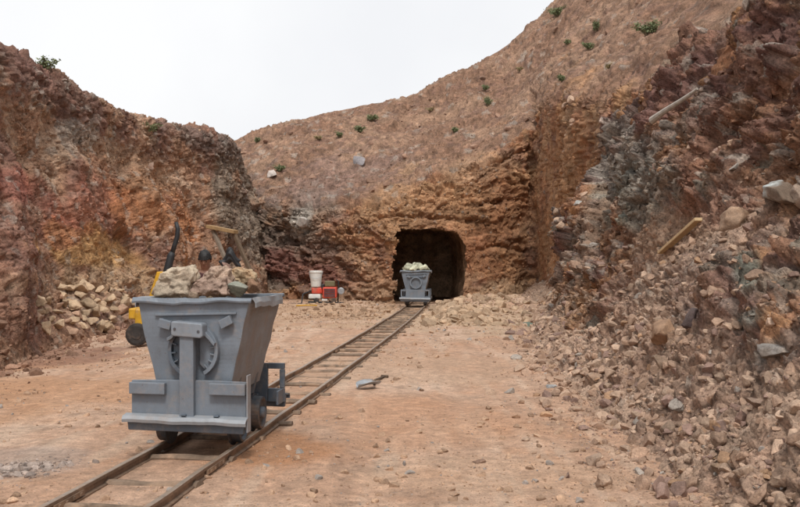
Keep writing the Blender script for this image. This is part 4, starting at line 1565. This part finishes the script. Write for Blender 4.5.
cart_rock_outline([(157, 296), (159, 282), (164, 273), (178, 268), (192, 266), (197, 273), (197, 286), (193, 297)], 8.1, .38, (0.57, 0.475, 0.36), 501,
                  'big rough cream rock at the left of the near cart', (0.50, 0.41, 0.315))
cart_rock_outline([(189, 296), (196, 285), (206, 275), (215, 268), (226, 266), (231, 273), (233, 296)], 8.1, .40, (0.52, 0.37, 0.295), 502,
                  'pinkish grey sloping rock in the middle of the near cart', (0.46, 0.34, 0.26))
cart_rock(236, 290, 20, 16, 8.0, (0.34, 0.35, 0.29), 504, 'small grey green rock under the blocky tan rock in the near cart', (0.27, 0.22, 0.18))
cart_rock_outline([(226, 271), (238, 268), (251, 270), (255, 274), (254, 284), (245, 289), (231, 285)], 8.45, .32, (0.54, 0.41, 0.27), 503,
                  'blocky tan rock at the right of the near cart', (0.42, 0.28, 0.17))
cart_rock(253, 286, 15, 15, 8.3, (0.33, 0.20, 0.13), 505, 'small brown rock in the right corner of the near cart')
cart_rock(227, 268, 9, 12, 8.4, (0.42, 0.27, 0.22), 506, 'small pink stone between the middle and tan rocks of the near cart')
cart_rock(163, 291, 22, 16, 8.2, (0.36, 0.37, 0.31), 507, 'small greenish rock in the left front corner of the near cart')
cart_rock(194, 296, 10, 9, 7.85, (0.42, 0.31, 0.23), 508, 'small tan rock between the cream and pinkish rocks of the near cart')
_r = np.random.default_rng(71)


def ore_fill(cart, top, n, s0, s1, cols, label):
    items = []
    for _ in range(n):
        x, yy = _r.uniform(-.33, .33), _r.uniform(.28, 1.0)
        z = top - _r.uniform(0, .12)
        items.append((tuple(in_cart(cart, x, yy, z)), _r.uniform(s0, s1), np.array(cols[int(_r.integers(len(cols)))]) * _r.uniform(.8, 1.2)))
    return scatter_mass('ore', items, M_STONE, label)


ore_fill(near, 1.17, 260, .05, .10, [(.36, .27, .20), (.42, .33, .22), (.27, .21, .17)], 'broken brown ore filling the near cart under its rocks')
ore_fill(farc, 1.20, 200, .05, .09, [(.48, .47, .36), (.40, .40, .32)], 'pale broken ore filling the far cart')
for k, (x, yy, z, s) in enumerate([(-.33, .25, 1.26, .16), (-.05, .22, 1.29, .19), (.26, .26, 1.27, .18), (.10, .52, 1.33, .19), (-.24, .56, 1.33, .20), (.32, .62, 1.31, .17),
                                   (0, .85, 1.36, .2), (-.3, .92, 1.31, .18), (.28, .95, 1.30, .18)]):
    p = in_cart(farc, x, yy, z)
    place_stone('ore_lump', (p.x, p.y, p.z - s * .12), s * 1.05, np.array((0.56, 0.56, 0.42)) * random.uniform(.88, 1.1), 610 + k,
                'pale greenish cream ore lump heaped on the far cart', 'rock', 'ore lumps on the far cart', 0.2, None, 0.75)

# ------------------------------------------------------------------ small things about the yard
M_WOOD = simple_mat('fresh_wood', (0.56, 0.40, 0.22), 0.75, 0, 0.2, 14, 0.3)
M_OLDWOOD = simple_mat('old_wood', (0.12, 0.08, 0.05), 0.85, 0, 0.35, 10, 0.4)
M_LEGWOOD = simple_mat('grey_wood', (0.22, 0.175, 0.135), 0.85, 0, 0.25, 10, 0.4)
M_PALEWOOD = simple_mat('bleached_wood', (0.40, 0.36, 0.31), 0.85, 0, 0.25, 10, 0.4)
M_YELLOW = simple_mat('yellow_paint', (0.60, 0.33, 0.02), 0.5, 0, 0.2, 8, 0.15, dust=(0.33, 0.22, 0.13), dustamt=0.25)
M_BLACK = simple_mat('black_rubber', (0.018, 0.019, 0.022), 0.6, 0, 0.3, 10, 0.1)
M_TYRE = simple_mat('dusty_tyre', (0.035, 0.03, 0.028), 0.85, 0, 0.4, 6, 0.3, dust=(0.20, 0.13, 0.09), dustamt=0.4)
M_REDP = simple_mat('red_paint', (0.60, 0.065, 0.035), 0.55, 0, 0.25, 8, 0.1, dust=(0.36, 0.2, 0.14), dustamt=0.35)
M_WHITE = simple_mat('white_plastic', (0.66, 0.66, 0.63), 0.5, 0, 0.1, 8, 0.05, dust=(0.45, 0.38, 0.30), dustamt=0.15)
M_STEEL = simple_mat('dull_steel', (0.36, 0.38, 0.40), 0.4, 0.5, 0.25, 12, 0.15, dust=(0.38, 0.27, 0.19), dustamt=0.25)


def beam(bm, a, b, w, h, roll=0.0):
    a, b = Vector(a), Vector(b)
    d = b - a
    q = d.to_track_quat('Y', 'Z').to_matrix() @ Matrix.Rotation(roll, 3, 'Y')
    box(bm, (a + b) / 2, (w, d.length, h), q)


# plank lying on the right slope
pa, na = cast(663, 256)
pb, nb = cast(701, 223)
dr = (pb - pa).normalized()
bm = bmesh.new()
c = (pa + pb) / 2 + Vector((-.05, -.05, .05))
ln = (pb - pa).length
w0 = 0.065
a, b = c - dr * ln / 2 + Vector((0, 0, .0)), c + dr * ln / 2
beam(bm, (0, 0, 0), b - a, .105, .045)
o = put('plank', bm, M_WOOD, None, 0.006)
o.location = a
tag(o, 'light yellow wooden plank lying tilted on the right rock slope', 'plank')

# bleached log higher on the right
pa, na = cast(657, 124)
pb, nb = cast(702, 93)
bm = bmesh.new()
m = (pb - pa)
pts = [Vector((-.12, -.12, .05)) + m * (k / 6) + Vector((0, 0, .012 * math.sin(k))) for k in range(7)]
tube(bm, pts, [.075, .06, .05, .045, .04, .035, .02], 9)
o = put('log', bm, M_PALEWOOD)
o.location = pa
tag(o, 'bleached grey log caught high on the dark right rock face', 'log')

# shovel on the dirt right of the track
sp = Vector(on_plane(365, 387.5, 0.0))
t = empty('shovel', (sp.x, sp.y, drop(sp.x, sp.y)[0].z), 'grey bladed shovel lying on the dirt right of the track', 'shovel')
bm = bmesh.new()
nx, ny = 12, 10
g = []
for i in range(nx + 1):
    row = []
    for j in range(ny + 1):
        u, v = i / nx * 2 - 1, j / ny
        hw = 0.125 * (1 if v > 0.35 else math.sqrt(max(0.03, 1 - ((0.35 - v) / 0.37) ** 2)))
        x = u * hw
        yv = v * 0.29
        row.append((x, yv, 0.045 + 0.03 * v + 0.05 * u * u - 0.02 + 0.02 * math.sin(v * 3)))
    g.append(row)
top = [[bm.verts.new(p) for p in r] for r in g]
bot = [[bm.verts.new((p[0], p[1], p[2] - .004)) for p in r] for r in g]
for i in range(nx):
    for j in range(ny):
        bm.faces.new((top[i][j], top[i + 1][j], top[i + 1][j + 1], top[i][j + 1]))
        bm.faces.new((bot[i][j], bot[i][j + 1], bot[i + 1][j + 1], bot[i + 1][j]))
for i in range(nx):
    bm.faces.new((top[i][0], bot[i][0], bot[i + 1][0], top[i + 1][0]))
    bm.faces.new((top[i][ny], top[i + 1][ny], bot[i + 1][ny], bot[i][ny]))
for j in range(ny):
    bm.faces.new((top[0][j], top[0][j + 1], bot[0][j + 1], bot[0][j]))
    bm.faces.new((top[nx][j], bot[nx][j], bot[nx][j + 1], top[nx][j + 1]))
rot = Matrix.Rotation(math.radians(-62), 4, 'Z')
bmesh.ops.transform(bm, matrix=rot, verts=bm.verts)
bmesh.ops.translate(bm, vec=(-.10, -.05, 0), verts=bm.verts)
put('blade', bm, M_STEEL, t, smooth=True)
he = Vector(on_plane(384, 377, 0.0)) - t.location
bm = bmesh.new()
tube(bm, [(.12, .07, .055), (he.x * .5, he.y * .5, .05), (he.x, he.y, .025)], [.018, .016, .016], 8)
tube(bm, [(he.x - .035, he.y + .05, .03), (he.x + .055, he.y - .02, .03)], .02, 8)
put('handle', bm, M_OLDWOOD, t, smooth=True)

# leaning timber trestle by the left cliff corner
TY = 25.0
t = empty('timber_frame', (W(250, 318, TY)[0], TY, 0), 'leaning wooden trestle with a light plank on top beside the left cliff', 'wooden frame')
o0 = t.location


def L_(px, py, Y):
    return Vector(W(px, py, Y)) - Vector(o0)


bm = bmesh.new()
beam(bm, L_(208, 226.5, TY + .3), L_(236, 232, TY - .1), .22, .10)
put('top_plank', bm, simple_mat('stained_plank', (0.30, 0.19, 0.09), .8, 0, .35, 7, .3), t, 0.008)
bm = bmesh.new()
beam(bm, L_(213, 230, TY + .25), L_(252, 322, TY - .6), .10, .09)
put('leg', bm, M_LEGWOOD, t, 0.008)
bm = bmesh.new()
beam(bm, L_(234, 233, TY - .05), L_(272, 322, TY - .7), .11, .09)
put('leg', bm, M_OLDWOOD, t, 0.008)
bm = bmesh.new()
beam(bm, L_(233, 275, TY - .25), L_(252, 276, TY - .35), .06, .05)
put('cross_bar', bm, M_OLDWOOD, t, 0.006)

# black cloth hung over the trestle
bm = bmesh.new()
bmesh.ops.create_icosphere(bm, subdivisions=4, radius=1)
for v in bm.verts:
    p = v.co.copy()
    n = math.sin(p.x * 5 + p.z * 3) * .10 + math.sin(p.y * 7 - p.x * 4 + 1) * .08 + math.sin(p.z * 9 + p.x * 6) * .06
    v.co = Vector((p.x * .27, p.y * .14, p.z * .19)) * (1 + n * 1.5)
    v.co.z += .10 * math.cos(p.x * 4)
o = put('cloth', bm, M_BLACK, None, smooth=True)
o.location = W(231, 259, TY - .45)
tag(o, 'bunched black cloth hanging on the legs of the wooden trestle', 'cloth')

# yellow wheeled rig behind the near cart
YY = 17.8
gz = 0.0
t = empty('drill_rig', (W(152, 340, YY)[0], YY, gz), 'yellow wheeled rig with an upright black hose behind the near cart', 'machine')
o0 = t.location
bm = bmesh.new()
slab(bm, [(-.10, .75), (.22, .75), (.32, 1.45), (.12, 1.45)], -.10, -.03)
slab(bm, [(-.10, .75), (.22, .75), (.32, 1.45), (.12, 1.45)], .20, .27)
box(bm, (.215, .085, 1.42), (.20, .228, .06))
put('mast_bracket', bm, M_YELLOW, t, 0.012)
bm = bmesh.new()
slab(bm, [(.10, .98), (.20, .98), (.245, 1.33), (.165, 1.33)], -.115, -.101)
put('opening_shade_sheet', bm, simple_mat('dark_red_opening_shade', (.10, .02, .015), .7), t)  # dark red sheet stands in for the shade inside the bracket opening
bm = bmesh.new()
box(bm, (.25, .10, .52), (1.10, .52, .40))
box(bm, (-.36, .10, .62), (.14, .46, .22))
put('body', bm, M_YELLOW, t, 0.03)
for x in (-.22, .72):
    for y_ in (-.24, .44):
        bm = bmesh.new()
        prof = [(-.07, .10), (-.075, .17), (-.06, .215), (0, .225), (.06, .215), (.075, .17), (.07, .10)]
        rings = []
        for a, r in prof:
            rings.append([bm.verts.new((x + r * math.cos(k / 24 * 2 * math.pi), y_ + a, .225 + r * math.sin(k / 24 * 2 * math.pi))) for k in range(24)])
        for ra, rb in zip(rings, rings[1:]):
            for k in range(24):
                bm.faces.new((ra[k], ra[(k + 1) % 24], rb[(k + 1) % 24], rb[k]))
        bm.faces.new(rings[0][::-1])
        bm.faces.new(rings[-1])
        wv = put('wheel', bm, M_TYRE, t, smooth=False)
        bm = bmesh.new()
        lathe_y(bm, x, .225, y_ - .08, y_ + .08, .09, 18)
        put('rim', bm, M_TYRE, wv)
bm = bmesh.new()
pts = [L_(163, 300, YY), L_(164, 285, YY), L_(167, 272, YY), L_(171, 256, YY), L_(172.5, 252, YY)]
tube(bm, pts, [.055, .065, .08, .075, .05], 12)
put('grip', bm, M_BLACK, t, smooth=True)
bm = bmesh.new()
pts = [L_(172, 254, YY), L_(175, 244, YY), L_(177.3, 236, YY), L_(177.8, 229, YY), L_(176, 222, YY)]
tube(bm, pts, [.05, .047, .047, .045, .035], 12)
put('hose', bm, M_BLACK, t, smooth=True)

# red engine with a white bucket on it, under the back wall
RY = 33.4
p0, _n = drop(W(324, 300, RY)[0], RY)
t = empty('red_engine', p0, 'small red engine on a wheeled frame below the rock wall left of the tunnel', 'machine')
o0 = Vector(p0)


def box_px(bm, x0, x1, ya, yb, dy0, dy1):
    a, b = Vector(W(x0, yb, RY)) - o0, Vector(W(x1, ya, RY)) - o0
    box(bm, ((a.x + b.x) / 2, (dy0 + dy1) / 2, (a.z + b.z) / 2), (b.x - a.x, dy1 - dy0, b.z - a.z))


bm = bmesh.new()
box_px(bm, 323, 337, 287, 298, -.22, .22)
put('engine_block', bm, M_REDP, t, 0.04)
bm = bmesh.new()
for k in range(5):
    box_px(bm, 324.5, 335.5, 288.6 + k * 1.7, 289.4 + k * 1.7, -.245, -.222)
put('grille', bm, M_WHEEL, t)
bm = bmesh.new()
box_px(bm, 321.5, 324.5, 284, 289, -.16, .12)
put('air_filter', bm, M_BLACK, t, 0.03)
bm = bmesh.new()
a, b = L_(311, 291, RY) + Vector((0, -.1, 0)), L_(303, 303, RY) + Vector((0, -.5, 0))
tube(bm, [a, (a + b) / 2 + Vector((-.12, 0, .12)), b, b + Vector((-.5, -.1, 0))], .03, 8)
put('hose', bm, M_BLACK, t, smooth=True)
bm = bmesh.new()
box_px(bm, 312, 322.5, 287.5, 293.5, -.15, .15)
put('gearbox', bm, M_REDP, t, 0.04)
bm = bmesh.new()
box_px(bm, 309, 321, 294, 298.5, -.20, .2)
box_px(bm, 322, 328, 298.6, 301, -.18, .18)
put('pump_housing', bm, M_WHITE, t, 0.03)
bm = bmesh.new()
box_px(bm, 325, 335, 281, 286.6, -.14, .14)
put('fuel_tank', bm, simple_mat('olive_tank', (.14, .12, .06), .6), t, 0.03)
bm = bmesh.new()
a, b = L_(338, 302, RY), L_(338.5, 281, RY)
tube(bm, [a, b, b + Vector((-.10, 0, .05))], .025, 8)
put('exhaust_pipe', bm, M_BLACK, t, smooth=True)
bm = bmesh.new()
c = L_(341, 291, RY)
lathe_y(bm, c.x, c.z, c.y - .06, c.y + .05, .13, 20)
put('pulley', bm, M_STEEL, t, 0.02)
bm = bmesh.new()
a, b = L_(308, 302.2, RY - .12), L_(343, 303.2, RY - .12)
beam(bm, a, b, .06, .06)
beam(bm, a + Vector((0, .3, 0)), b + Vector((0, .3, 0)), .06, .06)
put('skid_frame', bm, M_BLACK, t, 0.01)
for x in (317, 334):
    bm = bmesh.new()
    c = L_(x, 302, RY)
    lathe_y(bm, c.x, .10, c.y - .30, c.y - .23, .10, 20)
    put('wheel', bm, M_TYRE, t, 0.02)
# bucket
c = Vector(W(316, 287, RY))
t2 = empty('bucket', c, 'white plastic bucket standing on the red engine', 'bucket')
bm = bmesh.new()
h = 16.5 / F * RY
lathe(bm, [(0, .17), (.02, .185), (h * .85, .235), (h * .87, .252), (h * .93, .252), (h * .95, .24), (h * .99, .245), (h, .232), (h - .01, .225), (.03, .17)], (0, 0, 0), 'z', 24)
put('pail', bm, M_WHITE, t2, smooth=False)
bm = bmesh.new()
tube(bm, [(-.25, -.02, h * .9), (-.2, -.2, h * .6), (0, -.27, h * .5), (.2, -.2, h * .6), (.25, -.02, h * .9)], .008, 6)
put('handle', bm, M_STEEL, t2)
# yellow rod on the ground
a, b = Vector(W(296, 305.5, 31.5)), Vector(W(317, 305.2, 31.5))
za = max(drop(a.x, a.y)[0].z, drop(b.x, b.y)[0].z)
bm = bmesh.new()
tube(bm, [(0, 0, 0), (b - a) * .5 + Vector((0, .04, .01)), b - a], .022, 8)
o = put('rod', bm, M_YELLOW, None, smooth=True)
o.location = (a.x, a.y, za + .03)
tag(o, 'thin yellow rod lying on the dirt in front of the red engine', 'rod')

# ------------------------------------------------------------------ shrubs
M_LEAF = simple_mat('dusty_leaves', (0.16, 0.185, 0.085), 0.8, 0, 0.45, 3, 0)
M_DRYLEAF = simple_mat('dry_grass', (0.30, 0.235, 0.12), 0.9, 0, 0.4, 3, 0)
M_STEM = simple_mat('dry_stem', (0.17, 0.12, 0.07), 0.9)


def shrub(px, py, wpx, hpx, seed, label, leafy=1.0):
    p, n = cast(px, py)
    w, h = wpx / F * p.y / 2, hpx / F * p.y
    r = random.Random(seed)
    t = empty('shrub', p, label, 'shrub', 'shrubs on the slopes')
    bs, bl = bmesh.new(), bmesh.new()
    ns = 14
    for s in range(ns):
        a = r.uniform(0, 6.28)
        e = Vector((math.cos(a) * w * r.uniform(.2, 1), math.sin(a) * w * r.uniform(.2, 1), h * r.uniform(.55, 1)))
        m = e * .5 + Vector((0, 0, h * .12))
        tube(bs, [(0, 0, -.05), m, e], [.012, .009, .004], 5)
        for k in range(int(46 * leafy)):
            f = r.uniform(.3, 1.05)
            q = (m * (2 * f) if f < .5 else m + (e - m) * (2 * f - 1)) + Vector((r.gauss(0, .16 * w), r.gauss(0, .16 * w), r.gauss(0, .10 * h)))
            if q.z < 0.01:
                q.z = 0.01 + r.random() * .05
            ll = r.uniform(.035, .075) * (0.6 + 0.7 * w)
            d1 = Vector((r.gauss(0, 1), r.gauss(0, 1), r.gauss(0.4, .8))).normalized()
            d2 = d1.cross(Vector((r.gauss(0, 1), r.gauss(0, 1), r.gauss(0, 1)))).normalized()
            vsx = [bl.verts.new(q - d1 * ll), bl.verts.new(q + d2 * ll * .4), bl.verts.new(q + d1 * ll), bl.verts.new(q - d2 * ll * .4)]
            bl.faces.new(vsx)
    put('stem', bs, M_STEM, t)
    put('foliage', bl, M_DRYLEAF if 'dry' in label else M_LEAF, t)
    return t


SH = [(48, 72, 26, 14, 'wispy green shrub on the top edge of the left cliff', .5), (149, 136, 24, 13, 'low green shrub near the top of the left cliff', 1),
      (360, 133, 13, 7, 'round dark green shrub on the hillside above the tunnel', 1), (372, 121, 14, 6, 'flat green shrub near the skyline above the tunnel', 1),
      (340, 138, 9, 6, 'pale small shrub left of the round dark green shrub', .7), (488, 106, 11, 9, 'compact green shrub on the hill right of the tunnel', 1),
      (485, 91, 9, 6, 'small shrub just above the compact green shrub', .8), (455, 133, 9, 6, 'faint olive shrub above the rock wall ledge', .7),
      (596, 32, 11, 11, 'upright green shrub on the upper right hillside', 1), (647, 36, 28, 14, 'broad bright green shrub on the upper right hillside', 1.2),
      (557, 17, 22, 10, 'dark green shrub on the skyline at upper right', 1.2), (588, 50, 12, 7, 'olive shrub below the upright green shrub', .8),
      (562, 82, 9, 7, 'small bright green shrub above the orange wall', 1), (279, 172, 14, 7, 'low dark shrub beside the pale pinkish white rock', .8),
      (430, 112, 8, 5, 'dry straw coloured tuft on the hillside below the skyline bend', .6), (520, 72, 8, 5, 'dry straw coloured tuft left of the upper right hill', .6),
      (318, 140, 8, 4, 'dry yellowish tuft near the left skyline of the hill', .6), (610, 70, 10, 6, 'dry tan tuft above the grey buttress', .6),
      (257, 143, 7, 5, 'tiny green shrub at the left end of the skyline hill', .8), (568, 45, 9, 5, 'tiny olive shrub under the skyline at upper right', .6)]
for k, (px, py, w, h, lb, lf) in enumerate(SH):
    shrub(px, py, w, h, 40 + k, lb, lf)

# ------------------------------------------------------------------ the worker behind the near cart
M_SKIN = simple_mat('brown_skin', (0.23, 0.115, 0.075), 0.55, 0, 0.1, 20, 0.05)
M_HAIR = simple_mat('black_hair', (0.010, 0.009, 0.010), 0.55, 0, 0.4, 60, 0.6)
M_SHIRT = simple_mat('dark_maroon_shirt', (0.06, 0.022, 0.022), 0.9, 0, 0.3, 14, 0.4)
M_TROU = simple_mat('dark_trousers', (0.03, 0.03, 0.035), 0.9, 0, 0.3, 14, 0.4)
M_EYE = simple_mat('dark_eye', (0.02, 0.012, 0.01), 0.25, 0, 0.1, 20, 0)


def skin_obj(name, verts, edges, radii, root, mat, parent, lev=2):
    me = bpy.data.meshes.new(name)
    me.from_pydata([tuple(v) for v in verts], edges, [])
    o = bpy.data.objects.new(name, me)
    COL.objects.link(o)
    o.modifiers.new('skin', 'SKIN').use_smooth_shade = True
    for k, r in enumerate(radii):
        rr = r if isinstance(r, tuple) else (r, r)
        me.skin_vertices[0].data[k].radius = rr
        me.skin_vertices[0].data[k].use_root = (k == root)
    s = o.modifiers.new('sub', 'SUBSURF')
    s.levels = lev
    s.render_levels = lev
    me.materials.append(mat)
    if parent:
        o.parent = parent
    return o


PY_ = 12.1
PX_ = W(206, 300, PY_)[0]
gzp = drop(PX_, PY_)[0].z
t = empty('person', (PX_, PY_, gzp), 'black haired person in a dark maroon shirt standing behind the near cart with head bowed', 'person', rz=math.radians(0))
# body (skin): pelvis, chest, neck, head, arms, legs; faces the viewer (-y), head bowed
Vb = [(0, .02, .94), (0, .0, 1.10), (0, -.01, 1.28), (0, -.01, 1.42), (0, -.03, 1.50), (0, -.055, 1.56), (0, -.06, 1.645),
      (.17, 0, 1.40), (.24, -.05, 1.14), (.16, -.25, 1.08), (.13, -.31, 1.07),
      (-.17, 0, 1.40), (-.24, -.05, 1.14), (-.16, -.25, 1.06), (-.13, -.31, 1.05),
      (.09, .02, .88), (.10, -.01, .50), (.10, .03, .10), (.10, -.12, .035),
      (-.09, .02, .88), (-.10, -.01, .50), (-.10, .03, .10), (-.10, -.12, .035)]
Eb = [(0, 1), (1, 2), (2, 3), (3, 4), (4, 5), (5, 6), (3, 7), (7, 8), (8, 9), (9, 10), (3, 11), (11, 12), (12, 13), (13, 14),
      (0, 15), (15, 16), (16, 17), (17, 18), (0, 19), (19, 20), (20, 21), (21, 22)]
Rb = [(.14, .11), (.13, .10), (.15, .11), (.12, .09), .055, (.068, .08), (.078, .092), .06, .045, .033, .028, .06, .045, .033, .028,
      .09, .062, .042, .035, .09, .062, .042, .035]
body = skin_obj('body', Vb, Eb, Rb, 0, M_SKIN, t)
# shirt, trousers over it
Vs = [(0, .02, .90), (0, .0, 1.10), (0, -.01, 1.28), (0, -.01, 1.41), (0, -.025, 1.475), (.17, 0, 1.40), (.24, -.05, 1.14), (.17, -.22, 1.085), (-.17, 0, 1.40), (-.24, -.05, 1.14), (-.17, -.22, 1.07)]
Es = [(0, 1), (1, 2), (2, 3), (3, 4), (3, 5), (5, 6), (6, 7), (3, 8), (8, 9), (9, 10)]
skin_obj('shirt', Vs, Es, [(.165, .13), (.15, .12), (.17, .13), (.14, .11), .066, .078, .06, .048, .078, .06, .048], 0, M_SHIRT, t)
Vt = [(0, .02, .92), (.09, .02, .86), (.10, -.01, .50), (.10, .03, .09), (-.09, .02, .86), (-.10, -.01, .50), (-.10, .03, .09)]
skin_obj('trousers', Vt, [(0, 1), (1, 2), (2, 3), (0, 4), (4, 5), (5, 6)], [(.16, .125), .105, .078, .066, .105, .078, .066], 0, M_TROU, t)
for s in (-1, 1):
    bm = bmesh.new()
    bmesh.ops.create_icosphere(bm, subdivisions=3, radius=1)
    for v in bm.verts:
        v.co = Vector((v.co.x * .052, v.co.y * .14, max(v.co.z, -.5) * .075))
    sh = put('shoe', bm, M_BLACK, t, smooth=True)
    sh.location = (s * .10, -.06, .037)
    # hand: palm and five fingers
    hz = 1.07 if s > 0 else 1.05
    b0 = Vector((s * .13, -.31, hz))
    vv = [b0 + Vector((0, .03, .01)), b0 + Vector((-s * .01, -.05, -.01))]
    ee, rd = [(0, 1)], [(.026, .018), (.036, .016)]
    for q in range(4):
        off = (q - 1.5) * .018
        k0 = len(vv)
        ln = [.030, .034, .032, .025][q]
        base = b0 + Vector((off - s * .01, -.07, -.012))
        vv += [base, base + Vector((0, -ln, -.008)), base + Vector((0, -ln * 1.6, -.028)), base + Vector((0, -ln * 1.7, -.05))]
        ee += [(1, k0), (k0, k0 + 1), (k0 + 1, k0 + 2), (k0 + 2, k0 + 3)]
        rd += [.0095, .009, .0085, .008]
    k0 = len(vv)
    vv += [b0 + Vector((-s * .045, -.03, -.012)), b0 + Vector((-s * .06, -.06, -.025)), b0 + Vector((-s * .055, -.085, -.035))]
    ee += [(0, k0), (k0, k0 + 1), (k0 + 1, k0 + 2)]
    rd += [.012, .011, .009]
    skin_obj('hand', vv, ee, rd, 0, M_SKIN, body, 1)
# face: nose, ears, brow, mouth and eyes on the bowed head
hc = Vector((0, -.06, 1.63))
tilt = Matrix.Rotation(math.radians(22), 3, 'X')


def hp(x, y_, z):
    return hc + tilt @ Vector((x, y_, z))


bm = bmesh.new()
bmesh.ops.create_icosphere(bm, subdivisions=4, radius=1)
for v in bm.verts:
    p = v.co.copy()
    q = Vector((p.x * .076, p.y * .094, p.z * .118))
    if p.z < 0:
        q.x *= 1 + .28 * p.z
        if p.y > 0:
            q.y *= 1 + .35 * p.z
    nose = math.exp(-((p.x / .16) ** 2 + ((p.z + .18) / .22) ** 2)) if p.y < 0 else 0
    q.y -= .022 * nose
    for ex in (-.38, .38):
        if p.y < 0:
            q.y += .010 * math.exp(-(((p.x - ex) / .17) ** 2 + ((p.z - .06) / .13) ** 2))
    if p.y < 0:
        q.y -= .006 * math.exp(-((p.x / .26) ** 2 + ((p.z + .50) / .08) ** 2))
    v.co = hc + tilt @ q
put('head', bm, M_SKIN, body, smooth=True)
for s in (-1, 1):
    bm = bmesh.new()
    bmesh.ops.create_icosphere(bm, subdivisions=2, radius=1)
    for v in bm.verts:
        v.co = hp(s * .029 + v.co.x * .013, -.080 + v.co.y * .008, .007 + v.co.z * .008)
    put('eye', bm, M_EYE, body, smooth=True)
    bm = bmesh.new()
    bmesh.ops.create_icosphere(bm, subdivisions=2, radius=1)
    for v in bm.verts:
        v.co = hp(s * .077 + v.co.x * .010, .008 + v.co.y * .020, -.01 + v.co.z * .032)
    put('ear', bm, M_SKIN, body, smooth=True)
bm = bmesh.new()
bmesh.ops.create_icosphere(bm, subdivisions=2, radius=1)
for v in bm.verts:
    v.co = hp(v.co.x * .024, -.083 + v.co.y * .008, -.060 + v.co.z * .007)
put('mouth', bm, simple_mat('lips', (.17, .06, .05), .5), body, smooth=True)
bm = bmesh.new()
bmesh.ops.create_icosphere(bm, subdivisions=4, radius=1)
dead = []
for v in bm.verts:
    p = v.co.copy()
    hl = .30 if p.y < -.2 else (.05 if p.y < .3 else -.35)
    if p.z < hl:
        p.z = hl - (hl - p.z) * .15
    q = Vector((p.x * .088, p.y * .106, p.z * .140))
    q += p * .008 * math.sin(p.x * 21 + p.z * 17) * math.sin(p.y * 19)
    v.co = hc + tilt @ q
put('hair', bm, M_HAIR, t, smooth=True)
